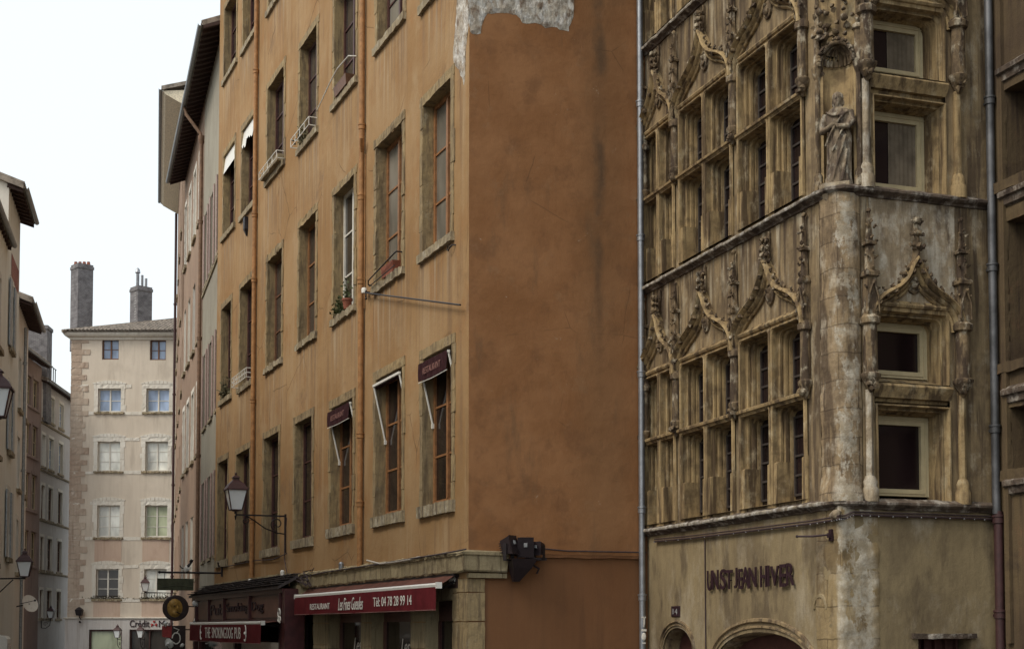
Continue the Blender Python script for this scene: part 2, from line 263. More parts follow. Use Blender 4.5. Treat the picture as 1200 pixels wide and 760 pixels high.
# ------------------------------------------------------------------ geometry helpers; coordinates are (a along the face, o outward, z up)
FRONT = lambda a, o, z: (a, -o, z)
SIDE = lambda a, o, z: (o, a, z)
def _ico(lev):
    bm = bmesh.new(); bmesh.ops.create_icosphere(bm, subdivisions=lev, radius=1)
    r = [v.co.copy() for v in bm.verts], [[v.index for v in f.verts] for f in bm.faces]; bm.free(); return r
ICO = {1: _ico(1), 2: _ico(2), 3: _ico(3)}
class MB:
    def __init__(s, mp=FRONT): s.v = []; s.f = []; s.mp = mp
    def add(s, vs, fs):
        k = len(s.v); s.v += [s.mp(*p) for p in vs]; s.f += [[i+k for i in f] for f in fs]
    def box(s, a0, a1, o0, o1, z0, z1, j=0):
        vs = [(a, o, z) for z in (z0, z1) for o in (o0, o1) for a in (a0, a1)]
        if j: vs = [tuple(c+rnd.uniform(-j, j) for c in p) for p in vs]
        s.add(vs, [(0, 1, 3, 2), (4, 6, 7, 5), (0, 4, 5, 1), (2, 3, 7, 6), (0, 2, 6, 4), (1, 5, 7, 3)])
    def rough(s, a0, a1, o0, o1, z0, z1, j=.015, seg=.09, keep_back=True):
        """a hewn block: every face subdivided and shaken by noise"""
        na = max(2, min(24, int((a1-a0)/seg))); nz = max(2, min(24, int((z1-z0)/seg))); sd = rnd.uniform(0, 99)
        bm = bmesh.new(); bmesh.ops.create_grid(bm, x_segments=na, y_segments=nz, size=1); bm.free()
        def P(u, w, o):
            a, z = a0+(a1-a0)*u, z0+(z1-z0)*w
            d = noise.noise_vector((a*6+sd, z*6, o*6))*j + noise.noise_vector((a*19+sd, z*19, o*19))*j*.5
            return (a+d.x, o+d.y, z+d.z)
        fr = [[P(i/na, k/nz, o1) for i in range(na+1)] for k in range(nz+1)]
        bk = [[P(i/na, k/nz, o0) for i in range(na+1)] for k in range(nz+1)]
        s.grid(fr)
        rim = lambda g: g[0][:-1]+[r[-1] for r in g[:-1]]+g[-1][:0:-1]+[r[0] for r in g[:0:-1]]
        s.skin([rim(fr), rim(bk)])
    def grid(s, rows):
        m = len(rows[0]); vs = [p for r in rows for p in r]
        s.add(vs, [(k*m+i, k*m+i+1, (k+1)*m+i+1, (k+1)*m+i) for k in range(len(rows)-1) for i in range(m-1)])
    def skin(s, loops, closed=True, caps=False):
        m = len(loops[0]); vs = [p for l in loops for p in l]; fs = []
        for k in range(len(loops)-1):
            for i in range(m if closed else m-1):
                q = (i+1) % m; fs.append((k*m+i, k*m+q, (k+1)*m+q, (k+1)*m+i))
        if caps: fs += [list(range(m))[::-1], [(len(loops)-1)*m+i for i in range(m)]]
        s.add(vs, fs)
    def prism(s, pts, o0, o1):
        """outline in (a, z) given thickness o0..o1"""
        m = len(pts); s.add([(a, o0, z) for a, z in pts]+[(a, o1, z) for a, z in pts],
            [list(range(m))[::-1], list(range(m, 2*m))]+[(i, (i+1) % m, (i+1) % m+m, i+m) for i in range(m)])
    def bar(s, a0, a1, prof, ends=True):
        """profile [(o, z)] run straight along a"""
        s.skin([[(a0, o, z) for o, z in prof], [(a1, o, z) for o, z in prof]], True, ends)
    def tube(s, path, r, n=8, caps=True):
        P = [Vector(p) for p in path]; loops = []
        for i, p in enumerate(P):
            t = (P[min(i+1, len(P)-1)]-P[max(i-1, 0)]).normalized()
            ref = Vector((0, 0, 1)) if abs(t.z) < .9 else Vector((1, 0, 0))
            u = t.cross(ref).normalized(); w = t.cross(u); rr = r[i] if isinstance(r, (list, tuple)) else r
            loops.append([tuple(p+(u*math.cos(k*2*math.pi/n)+w*math.sin(k*2*math.pi/n))*rr) for k in range(n)])
        s.skin(loops, True, caps)
    def lathe(s, a, o, prof, n=12, sa=1, so=1):
        s.skin([[(a+r*sa*math.cos(k*2*math.pi/n), o+r*so*math.sin(k*2*math.pi/n), z) for k in range(n)] for r, z in prof], True, True)
    def lump(s, c, r, amp=.35, lev=1, sc=(1, 1, 1), fr=2.2):
        vs, fs = ICO[lev]; sd = rnd.uniform(0, 99)
        out = []
        for v in vs:
            k = 1+amp*2*noise.noise((v.x*fr+sd, v.y*fr, v.z*fr))
            out.append((c[0]+v.x*r*k*sc[0], c[1]+v.y*r*k*sc[1], c[2]+v.z*r*k*sc[2]))
        s.add(out, fs)
    def leaf(s, c, d, size):
        """a curled carved leaf (crocket) growing from c toward d in the (a, z) plane"""
        d = Vector((d[0], 0, d[1])).normalized(); sd = Vector((-d.z, 0, d.x))
        for k in range(3):
            q = Vector(c)+d*size*(.25+.35*k)+sd*size*rnd.uniform(-.25, .25)+Vector((0, size*(.15+.22*k*(2-k)), 0))
            s.lump(q, size*(.42-.07*k), .5, 1, (1, .9, 1.05), 2.5)
    def text(s, body, a0, a1, z0, z1, o0, o1, shear=0., bold=0.):
        cu = bpy.data.curves.new('lettering', 'FONT'); cu.body = body; cu.extrude = .5; cu.resolution_u = 3; cu.shear = shear; cu.offset = bold
        ob = bpy.data.objects.new('lettering', cu); COL.objects.link(ob); bpy.context.view_layer.update()
        me = bpy.data.meshes.new_from_object(ob.evaluated_get(bpy.context.evaluated_depsgraph_get()))
        xs = [v.co.x for v in me.vertices]; ys = [v.co.y for v in me.vertices]
        x0, x1, y0, y1 = min(xs), max(xs), min(ys), max(ys)
        s.add([(a0+(v.co.x-x0)/(x1-x0)*(a1-a0), o0+(v.co.z+.5)*(o1-o0), z0+(v.co.y-y0)/(y1-y0)*(z1-z0)) for v in me.vertices], [list(p.vertices) for p in me.polygons])
        bpy.data.objects.remove(ob); bpy.data.curves.remove(cu); bpy.data.meshes.remove(me)
    def wall(s, a0, a1, z0, z1, holes, o=0.):
        A = sorted({a0, a1, *[c for h in holes for c in h[:2] if a0 < c < a1]}); Z = sorted({z0, z1, *[c for h in holes for c in h[2:] if z0 < c < z1]})
        for i in range(len(A)-1):
            for k in range(len(Z)-1):
                ca, cz = (A[i]+A[i+1])/2, (Z[k]+Z[k+1])/2
                if not any(h[0] < ca < h[1] and h[2] < cz < h[3] for h in holes):
                    s.add([(A[i], o, Z[k]), (A[i+1], o, Z[k]), (A[i+1], o, Z[k+1]), (A[i], o, Z[k+1])], [(0, 1, 2, 3)])
    def build(s, name, m, parent=None, smooth=None, loc=None, weld=True):
        me = bpy.data.meshes.new(name); me.from_pydata(s.v, [], s.f)
        bm = bmesh.new(); bm.from_mesh(me)
        if weld: bmesh.ops.remove_doubles(bm, verts=bm.verts, dist=.0004)
        bmesh.ops.recalc_face_normals(bm, faces=bm.faces); bm.to_mesh(me); bm.free()
        if smooth is not None:
            for p in me.polygons: p.use_smooth = True
            me.set_sharp_from_angle(angle=R(smooth))
        me.materials.append(M[m] if isinstance(m, str) else m)
        o = bpy.data.objects.new(name, me); COL.objects.link(o)
        if parent is not None: o.parent = parent
        if loc is not None: o.location = loc
        return o
def offset_path(path, d):
    """plan polyline [(x, y)] pushed outward (to its right-hand side) by d with mitred corners"""
    P = [Vector(p) for p in path]; out = []
    for i, p in enumerate(P):
        ns = []
        if i > 0: t = (p-P[i-1]).normalized(); ns.append(Vector((t.y, -t.x)))
        if i < len(P)-1: t = (P[i+1]-p).normalized(); ns.append(Vector((t.y, -t.x)))
        if len(ns) == 2:
            m = (ns[0]+ns[1]).normalized(); out.append(p+m*(d/max(.3, m.dot(ns[0]))))
        else: out.append(p+ns[0]*d)
    return out
RAW = lambda x, y, z: (x, y, z)
def sweep_plan(mb, path, prof):
    """mb in RAW coordinates: profile [(o, z)] swept along a plan path"""
    L = [offset_path(path, o) for o, z in prof]
    mb.skin([[(L[k][i].x, L[k][i].y, prof[k][1]) for k in range(len(prof))] for i in range(len(path))], True, True)

def tag(o, label, cat, group=None):
    o['label'] = label; o['category'] = cat
    if group: o['group'] = group
    return o
class Bld:
    """a facade frame: local x along the face to the right as you look at it, local y into the building"""
    def __init__(s, name, label, cat, x, y, d, group=None):
        s.e = bpy.data.objects.new(name, None); COL.objects.link(s.e); s.e.empty_display_size = .3
        ang = math.atan2(d[1], d[0]); s.ang = ang
        s.e.location = (x, y, 0); s.e.rotation_euler = (0, 0, ang); tag(s.e, label, cat, group)
        s.M = Matrix.Translation((x, y, 0)) @ Matrix.Rotation(ang, 4, 'Z'); s.I = s.M.inverted()
    def fr(s, px, py, o=0.):
        p = s.I @ EYE; d = s.I.to_3x3() @ ray(px, py); t = (-o-p.y)/d.y; q = p+d*t; return q.x, q.z
    def sd(s, px, py, o=0.):
        p = s.I @ EYE; d = s.I.to_3x3() @ ray(px, py); t = (o-p.x)/d.x; q = p+d*t; return q.y, q.z
    def thing(s, name, label, cat, a, o, z, group=None, side=False):
        """an Empty at the base of a thing fixed to this building; its own local axes are those of the face"""
        e = bpy.data.objects.new(name, None); COL.objects.link(e); e.empty_display_size = .1
        e.location = s.M @ Vector((o, a, z) if side else (a, -o, z)); e.rotation_euler = (0, 0, s.ang); return tag(e, label, cat, group)

def window(B, mp, a0, a1, z0, z1, frame='wood_dk', pane='gl_dark', depth=.19, fw=.072, cols=2, bars=2, sur=.17, surm='surround', sill='sillstone', sillh=.14, sillp=.07, sillx=.16, rough=.014, head=.17, parent=None, split=None, pane2=None):
    """sash window in a stone surround: window (frame) > pane, surround, sill"""
    E = parent or B.e
    m = MB(mp); t = .055; o1 = -depth; o0 = o1-t
    m.box(a0, a0+fw, o0, o1, z0, z1); m.box(a1-fw, a1, o0, o1, z0, z1); m.box(a0+fw, a1-fw, o0, o1, z1-fw, z1); m.box(a0+fw, a1-fw, o0, o1, z0, z0+fw*1.3)
    w = (a1-a0-2*fw)/cols
    for i in range(1, cols): m.box(a0+fw+w*i-fw*.6, a0+fw+w*i+fw*.6, o0, o1+.012, z0+fw*1.3, z1-fw)
    for k in range(1, bars+1):
        zz = z0+(z1-z0)*k/(bars+1)
        for i in range(cols):
            b0 = a0+fw+w*i+(fw*.6 if i else 0); b1 = a0+fw+w*(i+1)-(fw*.6 if i < cols-1 else 0)
            m.box(b0, b1, o0+.01, o1-.012, zz-.017, zz+.017)
    wn = m.build('window', frame, E)
    g = MB(mp); g.add([(a0+fw*.5, o1-.035, z0+fw*.5), (a1-fw*.5, o1-.035, z0+fw*.5), (a1-fw*.5, o1-.035, z1-fw*.5), (a0+fw*.5, o1-.035, z1-fw*.5)], [(0, 1, 2, 3)])
    g.build('pane', pane, wn)
    if sur is not None:
        q = MB(mp)
        # reveal, then dressed blocks round the opening
        q.skin([[(a0, 0.003, z0), (a0, .003, z1), (a1, .003, z1), (a1, .003, z0)], [(a0, -depth-.06, z0), (a0, -depth-.06, z1), (a1, -depth-.06, z1), (a1, -depth-.06, z0)]])
        if sur > 0:
            for sgn, e in ((-1, a0), (1, a1)):
                z = z0-.02
                while z < z1-.02:
                    h = rnd.uniform(.28, .55); zt = min(z1, z+h)
                    if z1-zt < .15: zt = z1
                    ww = sur*rnd.uniform(.7, 1.1)
                    q.rough(min(e, e+sgn*ww), max(e, e+sgn*ww), -.03, .012+rnd.uniform(0, .014), z, zt-.006, rough*.6, .12); z = zt
            q.rough(a0-sur*.95, a1+sur*.95, -.03, .02, z1+.002, z1+head, rough, .12)
        q.build('surround', surm, wn)
    if sill:
        q = MB(mp); q.rough(a0-sillx, a1+sillx, -depth+.004, sillp, z0-sillh, z0-.004, rough*1.3, .07); q.build('sill', sill, wn, smooth=50)
    return wn

def shell(B, a0, a1, dep, h, holes, front, parts=True, name='front_wall', zb=0.):
    m = MB(FRONT); m.wall(a0, a1, zb, h, holes); m.build(name, front, B.e)
    q = MB(RAW)
    for a in (a0, a1): q.add([(a, 0, zb), (a, dep, zb), (a, dep, h), (a, 0, h)], [(0, 1, 2, 3)])
    q.add([(a0, dep, zb), (a1, dep, zb), (a1, dep, h), (a0, dep, h)], [(0, 1, 2, 3)])
    q.build('end_wall', front, B.e)
def roof(B, a0, a1, dep, ze, over, rise=.45, soff='rafter', m='tiles', thick=.16, raft=True, ends=.2, gut=True):
    """pitched roof with overhanging eave: roof (> rafters), gutter"""
    q = MB(RAW); y0, y1, yr = -over, dep, dep*.5
    zr = ze+(yr-y0)*rise; z1 = zr-(y1-yr)*rise
    A0, A1 = a0-ends, a1+ends
    for (ya, za, yb, zb) in ((y0, ze, yr, zr), (yr, zr, y1, z1)):
        q.add([(A0, ya, za), (A1, ya, za), (A1, yb, zb), (A0, yb, zb), (A0, ya, za+thick), (A1, ya, za+thick), (A1, yb, zb+thick), (A0, yb, zb+thick)],
              [(0, 1, 2, 3), (4, 5, 6, 7), (0, 1, 5, 4), (2, 3, 7, 6), (0, 3, 7, 4), (1, 2, 6, 5)])
    # rows of rounded tiles
    k = A0+.1
    while k < A1:
        q.skin([[(k+.085*math.cos(t), y, z+thick+.075*math.sin(t)) for t in [math.pi*i/4 for i in range(5)]] for y, z in ((y0-.03, ze), (yr, zr))], False); k += .22
    r = q.build('roof', m, B.e)
    if raft:
        b = MB(RAW); x = A0+.1
        while x < A1:
            b.add([(x+dx, y, ze+(y-y0)*rise+dz) for dx in (0, .09) for y, dz in ((y0+.02, -.002), (y0+.02, -.10), (.05, -.12), (.05, -.002))], [(0, 1, 2, 3), (4, 5, 6, 7), (0, 1, 5, 4), (1, 2, 6, 5), (2, 3, 7, 6), (3, 0, 4, 7)]); x += .42
        b.add([(A0, y0+.03, ze-.006), (A1, y0+.03, ze-.006), (A1, .0, ze+(0-y0-.03)*rise-.006), (A0, .0, ze+(0-y0-.03)*rise-.006)], [(0, 1, 2, 3)])
        b.build('rafters', soff, r)
    if gut:
        g = MB(RAW); g.skin([[(A, y0-.07+.075*math.cos(t), ze+.06+.075*math.sin(t)) for t in [math.pi+math.pi*i/6 for i in range(7)]+[0-math.pi*i/6 for i in range(7)]] for A in (A0, A1)], True, True); g.build('gutter', 'gutter', B.e, smooth=40)
    return r
def pipe(B, mp, a, o, z0, z1, r, m, collars, foot=None, cm=None):
    q = MB(mp); pts = [(a, o, z1), (a, o, z0)]
    if foot: pts += foot
    q.tube(pts, r, 12); p = q.build('downpipe', m, B.e, smooth=40)
    for z in collars:
        c = MB(mp); c.lathe(a, o, [(r*1.0, z-.05), (r*1.25, z-.045), (r*1.25, z+.03), (r*1.45, z+.035), (r*1.45, z+.06), (r*1.0, z+.065)], 12); c.box(a-.012, a+.012, min(0, o), o, z-.02, z+.01)
        c.build('collar', cm or m, p, smooth=40)
    return p
def lantern(e, c, s, glassm='lampglass', roofm='lampred'):
    """four-sided street lantern, its foot at c (a, o, z); s = glass height"""
    a, o, z = c
    q = MB(FRONT); b, t = .27*s, .47*s
    sq = lambda w, zz: [(a-w, o-w, zz), (a+w, o-w, zz), (a+w, o+w, zz), (a-w, o+w, zz)]
    q.skin([sq(b*.5, z-.03*s), sq(b*.5, z), sq(b*1.08, z+.02*s), sq(b*1.08, z+.06*s)], True, True)
    for i in range(4):
        p, r = sq(b, z+.05*s)[i], sq(t, z+1.03*s)[i]; q.tube([p, r], .03*s, 5)
    q.skin([sq(t*1.12, z+1.0*s), sq(t*1.12, z+1.06*s), sq(t*.75, z+1.32*s), sq(t*.32, z+1.52*s), sq(t*.30, z+1.62*s), sq(t*.42, z+1.64*s), sq(t*.2, z+1.74*s), sq(t*.04, z+1.78*s)], True, True)
    q.lump((a, o, z+1.84*s), .07*s, 0, 1)
    q.build('lantern_frame', roofm, e)
    g = MB(FRONT); g.skin([sq(b*.93, z+.06*s), sq(t*.95, z+1.0*s)], True, True); g.build('glass', glassm, e)
def scroll(mb, c, r, turns=1.4, w=.012, start=0., sgn=1, plane='oz', a=0.):
    pts = []
    for i in range(26):
        t = i/25; an = start+sgn*turns*2*math.pi*t; rr = r*(1-.82*t)
        pts.append((a, c[0]+rr*math.cos(an), c[1]+rr*math.sin(an)))
    mb.tube(pts, w, 6)
def plant(name, label, B, a, o, z, n, spread, size, m='leaf', group=None, side=False):
    q = MB(FRONT)
    for i in range(n):
        c = Vector((rnd.gauss(0, spread[0]), rnd.gauss(0, spread[1]), abs(rnd.gauss(0, spread[2]))))
        d = Vector((rnd.uniform(-1, 1), rnd.uniform(-1, 1), rnd.uniform(-.3, 1))).normalized()*size*rnd.uniform(.6, 1.4)
        w = d.cross(Vector((rnd.uniform(-1, 1), rnd.uniform(-1, 1), rnd.uniform(-1, 1)))).normalized()*size*.3
        q.add([tuple(c), tuple(c+d*.5+w), tuple(c+d), tuple(c+d*.5-w)], [(0, 1, 2, 3)])
        if i % 6 == 0: q.tube([(c.x*.3, c.y*.3, 0), tuple(c)], .006, 4)
    e = q.build(name, m, None, weld=False); e.location = B.M @ Vector((a, -o, z)); e.rotation_euler = (0, 0, B.ang); return tag(e, label, 'plant', group)

# ================================================================== ORANGE CORNER HOUSE
O = Bld('corner_house', 'tall ochre house with blind brown end wall, restaurant at street level', 'house', -.686, 22.4, (.42, -1))
OA, OH, OD = O.fr(254, 400)[0], 23.5, 9.0
def rect(xl, xr, top, bot, B=O, h=None, face='fr'):
    f = getattr(B, face); a0 = f(xl, 400)[0]; a1 = f(xr, 400)[0]
    z0 = f(xr, bot)[1]; z1 = z0+h if h else f(xr, top)[1]; return [a0, a1, z0, z1]
R1 = [(496, 530, 403, 585), (441.5, 472, 429, 598), (389, 414.5, 465, 613), (347, 367, 486, 628), (311, 328, 505, 640), (279, 294, 524, 647), (257.5, 268.5, 536, 654)]
R2 = [(495.5, 528.5, 91.5, 274), (441, 471, 143.4, 313), (391.5, 415, 206, 357), (350.5, 369.5, 249, 389), (313, 330, 291, 419), (281.6, 297, 324, 443), (260, 271, 352, 461)]
R3 = [(495.5, 529, 0, -34), (441, 471.5, 0, 19), (390.5, 415.5, 0, 93), (350, 369.5, 0, 152), (312, 331, 0, 190), (282, 298, 0, 235), (260.5, 273.5, 0, 263)]
R4 = [(388, 414, 0, -150), (350, 369.5, 0, -75), (312, 330, 0, -13), (282, 298, 0, 36), (260, 274, 0, 75)]
W1 = [rect(*r) for r in R1]; W2 = [rect(*r) for r in R2]; W3 = [rect(*r, h=2.35) for r in R3]; W4 = [rect(*r, h=2.1) for r in R4]
M['ochre'] = ochre_material([w[:2] for w in W2], [sum(w[2] for w in W)/len(W) for W in (W2, W3)]+[W4[3][2]])
# ground floor openings under the awnings
GF = [(347, 368), (386, 424), (436, 482), (499, 531)]
zb = O.fr(540, 671)[1]                                  # underside of the stone band
G = [[O.fr(l, 700)[0], O.fr(r, 700)[0], .12, zb-.42] for l, r in GF]
PUB = [O.fr(262, 700)[0], O.fr(334, 700)[0], .1, 2.75]
m = MB(FRONT); m.wall(OA, 0, 0, OH, W1+W2+W3+W4+G+[PUB]); m.build('front_wall', 'ochre', O.e)
zs = O.sd(640, 649)[1]                                  # set-off in the end wall
m = MB(SIDE); m.wall(0, OD, zs, OH, []); m.build('end_wall', 'brown', O.e)
m = MB(SIDE); m.wall(0, OD, 0, zs, [], -.02); m.rough(1.0, 3.2, -.03, .022, zs-.05, zs+.0, .012); m.build('end_wall_base', 'brown_low', O.e)
m = MB(RAW); m.add([(OA, 0, 0), (OA, OD, 0), (OA, OD, OH), (OA, 0, OH)], [(0, 1, 2, 3)]); m.add([(OA, OD, 0), (0, OD, 0), (0, OD, OH), (OA, OD, OH)], [(0, 1, 2, 3)]); m.build('back_wall', 'ochre', O.e)
roof(O, OA, 0, OD, OH, .7)
# windows: which frame and glass each one has
sty1 = [('wood_or', 'gl_dark'), ('wood_or', 'gl_dark'), ('wood_or', 'gl_dark'), ('wood_dk', 'gl_dark'), ('wood_dk', 'gl_dark'), ('wood_dk', 'gl_dark'), ('wood_dk', 'gl_dark')]
sty2 = [('wood_or', 'gl_lace'), ('wood_or', 'gl_lace'), ('wood_wh', 'gl_grey'), ('wood_or', 'gl_grey'), ('wood_br', 'gl_grey'), ('wood_dk', 'gl_dark'), ('wood_dk', 'gl_dark')]
sty3 = [('wood_br', 'gl_grey'), ('wood_dk', 'gl_lace'), ('wood_dk', 'gl_grey'), ('wood_dk', 'gl_grey'), ('wood_dk', 'gl_dark'), ('wood_dk', 'gl_dark'), ('wood_dk', 'gl_dark')]
for W, S in ((W1, sty1), (W2, sty2), (W3, sty3), (W4, sty3[2:])):
    for k, (w, s) in enumerate(zip(W, S)):
        rg = .03 if (W is W2 and 1 <= k <= 5) else .014
        window(O, FRONT, *w, frame=s[0], pane=s[1], bars=2, cols=2, sillh=.20 if W is W1 else .15, rough=rg, sur=.17 if w[1] > -13 else .14)
# bare masonry where the render has fallen, wrapping the corner
def ragged(mb, pts, o0, o1, jit=.05, n=9, fill=.1):
    """irregular patch: outline shaken by noise, surface uneven"""
    out = []
    for i, p in enumerate(pts):
        q = pts[(i+1) % len(pts)]; n = max(2, int(math.hypot(q[0]-p[0], q[1]-p[1])/.07))
        for k in range(n):
            t = k/n; a = p[0]+(q[0]-p[0])*t; z = p[1]+(q[1]-p[1])*t
            d = noise.noise_vector((a*5+3, z*5, 1.3))*jit*1.6+noise.noise_vector((a*17, z*17, 4.1))*jit*.7
            out.append((a+d.x, z+d.y))
    bm = bmesh.new(); vs = [bm.verts.new((a, 0, z)) for a, z in out]; f = bm.faces.new(vs)
    bmesh.ops.triangulate(bm, faces=[f]); 
    for _ in range(4):
        es = [e for e in bm.edges if e.calc_length() > fill and not e.is_boundary]
        if not es: break
        bmesh.ops.subdivide_edges(bm, edges=es, cuts=1, use_grid_fill=False); bmesh.ops.triangulate(bm, faces=[f for f in bm.faces if len(f.verts) > 3])
    bm.verts.index_update(); rim = {v for v in bm.verts if v.is_boundary}
    V = []
    for v in bm.verts:
        h = o0 if v in rim else o1+noise.noise((v.co.x*7, v.co.z*7, 2))*.014+noise.noise((v.co.x*21, v.co.z*21, 5))*.009
        V.append((v.co.x, max(h, .004) if v not in rim else o0, v.co.z))
    mb.add(V, [[v.index for v in f.verts] for f in bm.faces]); bm.free()
P = [O.fr(x, y) for x, y in ((537, -60), (549, -60), (549, 10), (549, 26), (546, 62), (544, 98), (539, 84), (532, 76), (531, 62), (534, 30), (536, 8))]
m = MB(FRONT); ragged(m, P, .002, .010, .025); m.build('bare_masonry', 'masonry', O.e)
P = [O.sd(x, y) for x, y in ((549.5, -70), (672, -70), (671, 10), (667, 36), (640, 31), (612, 27), (604, 17), (572, 16), (564, 24), (563, 38), (553, 40), (549.5, 30))]
m = MB(SIDE); ragged(m, P, .002, .014, .036); m.build('bare_masonry', 'masonry', O.e)
# stone band above the shops, returning round the corner
m = MB(RAW); zt = O.fr(544, 646.6)[1]; yend = O.sd(592, 650)[0]; aL = O.fr(346, 690)[0]
path = [(aL+(0-aL)*i/90, .0) for i in range(90)]+[(0., 0.), (0., yend)]
sweep_plan(m, path, [(-.05, zb), (.10, zb), (.12, zb+.03), (.12, zt-.06), (.15, zt-.05), (.15, zt-.01), (.02, zt+.03), (-.05, zt+.03)])
for i, v in enumerate(m.v):
    d = noise.noise_vector((v[0]*6, v[1]*6, v[2]*6))*.03+noise.noise_vector((v[0]*17, v[1]*17, v[2]*17))*.016; m.v[i] = (v[0]+d.x*.3, v[1]+d.y, v[2]+d.z)
m.build('stone_band', 'band', O.e)
m = MB(SIDE); m.box(-.02, yend+.0, -.03, .07, zb-.085, zb-.012); m.build('band_moulding', 'band', O.e)
m = MB(FRONT); m.rough(O.fr(339, 690)[0], O.fr(360, 690)[0], -.03, .17, O.fr(350, 712)[1], O.fr(350, 686)[1], .02); m.build('corbel_block', 'band', O.e)
m = MB(FRONT); m.rough(OA+.5, O.fr(341, 690)[0], -.03, .06, O.fr(330, 691)[1], O.fr(330, 672)[1], .02); m.build('stone_band', 'band', O.e)
# stone piers of the ground floor
for l, r in ((368, 386), (424, 436), (482, 499), (531, 549)):
    a0, a1 = O.fr(l, 700)[0], O.fr(r, 700)[0]; m = MB(FRONT); z = 0
    while z < zb-.12:
        h = .46; m.rough(a0+.01, a1-.004, -.28, .018, z+.008, min(z+h, zb-.09)-.008, .012, .1); z += h
    m.build('shop_pier', 'band' if l < 520 else 'surround', O.e)
for k, (a0, a1, z0, z1) in enumerate(G):
    m = MB(FRONT); o = -.24
    zm = z1-.34
    m.box(a0, a1, o-.05, o, zm, z1-.0); m.box(a0, a0+.07, o-.06, o+.015, z0, zm); m.box(a1-.07, a1, o-.06, o+.015, z0, zm); m.box(a0, a1, o-.05, o+.02, z0-.1, z0+.5)
    for q in range(4): m.box(a0+.04, a1-.04, o, o+.014, zm+.05+q*.075, zm+.10+q*.075)
    d = m.build('shop_window', 'wood_dk' if k in (0, 3) else 'pubpanel', O.e)
    g = MB(FRONT); g.add([(a0, o-.03, z0), (a1, o-.03, z0), (a1, o-.03, zm), (a0, o-.03, zm)], [(0, 1, 2, 3)]); g.build('pane', 'gl_dark', d)
    if k in (1, 2):
        t = MB(FRONT); ax = O.fr(401 if k == 1 else 455, 700)[0]; t.text('Les Fines Gueules', ax, ax+2.1*(a1-ax), O.fr(455, 765)[1], O.fr(455, 747.5)[1], o-.012, o-.008, .35)
        t.v = [p for p in t.v]; keep = t.build('window_lettering', 'text_white', d)
        bm = bmesh.new(); bm.from_mesh(keep.data); bmesh.ops.bisect_plane(bm, geom=bm.verts[:]+bm.edges[:]+bm.faces[:], plane_co=(a1-.09, 0, 0), plane_no=(1, 0, 0), clear_outer=True); bm.to_mesh(keep.data); bm.free()
    h = MB(FRONT); h.rough(a0-.02, a1+.02, -.28, .012, z1, zb-.1, .01); h.build('shop_lintel', 'band', O.e)
    s_ = MB(FRONT); s_.skin([[(a0, 0, z0), (a0, 0, z1), (a1, 0, z1), (a1, 0, z0)], [(a0, -.3, z0), (a0, -.3, z1), (a1, -.3, z1), (a1, -.3, z0)]]); s_.build('shop_reveal', 'band', O.e)
# a menu board behind the middle shop window, as in the photograph
m = MB(FRONT); a = O.fr(417, 750)[0]; m.box(a-.22, a+.22, -.236, -.226, O.fr(417, 775)[1], O.fr(417, 742)[1]); mnu = m.build('menu_board', 'gl_curt', O.e)
# rain pipes
aA, aB = O.fr(427, 400)[0], O.fr(300.5, 400)[0]
zA = O.fr(427, 664)[1]
col_z = [O.fr(428, y)[1] for y in (150, 232, 330, 510, 590)]
pipe(O, FRONT, aA, .075, zA, OH-.2, .055, 'opipe', col_z)
pipe(O, FRONT, aB, .075, O.fr(298, 676)[1], OH-.2, .058, 'opipe', [O.fr(300, y)[1] for y in (-40, 90, 255, 330, 470, 610)])
m = MB(FRONT); z = O.fr(432, 166)[1]; m.tube([(aA+.03, .08, z-.16), (aA+.10, .12, z-.04), (aA+.16, .13, z+.08)], [.03, .032, .036], 10); m.tube([(aA+.075, .03, O.fr(430, 360)[1]), (aA+.07, .02, O.fr(430, 180)[1])], .012, 6); m.build('pipe_branch', 'opipe', O.e, smooth=40)
yP = O.sd(748, 400)[0]
pipe(O, SIDE, yP, .10, 0, OH-.2, .052, 'zinc', [O.sd(748, y)[1] for y in (-60, 125, 281, 440, 598, 700)])
m = MB(SIDE); m.box(yP+.075, yP+.22, -.02, .05, 0, OH); m.build('corner_pilaster', 'brown_low', O.e)
m = MB(SIDE); m.tube([(yP+.1, .06, O.sd(755, 647)[1]), (1.7, .03, zs+.06), (.9, .05, zs+.11), (.55, .12, zs+.12)], .014, 6); tag(m.build('wall_cable', 'cable', None), 'thin dark cable along ledge of brown end wall beside the floodlights', 'cable')
cab = bpy.data.objects['wall_cable']; cab.matrix_world = O.M
# stickers and scribbles low on the zinc pipe
m = MB(SIDE); zq = lambda y: O.sd(748, y)[1]
m.text('T', yP-.045, yP+.035, zq(734), zq(722), .156, .160); m.text('I', yP-.01, yP+.015, zq(731), zq(722), .156, .160)
m.box(yP-.05, yP+.045, .155, .158, zq(739), zq(736.5)); m.lathe(yP, .150, [(0, zq(750)), (.035, zq(748)), (.042, zq(745)), (.035, zq(742)), (0, zq(740.5))], 12, 1, .3); m.box(yP-.03, yP+.03, .155, .158, zq(753.5), zq(752))
tag(m.build('stickers', 'text_white', None, loc=None), 'white stickers and scribbles low on the grey metal rain pipe', 'stickers').matrix_world = O.M

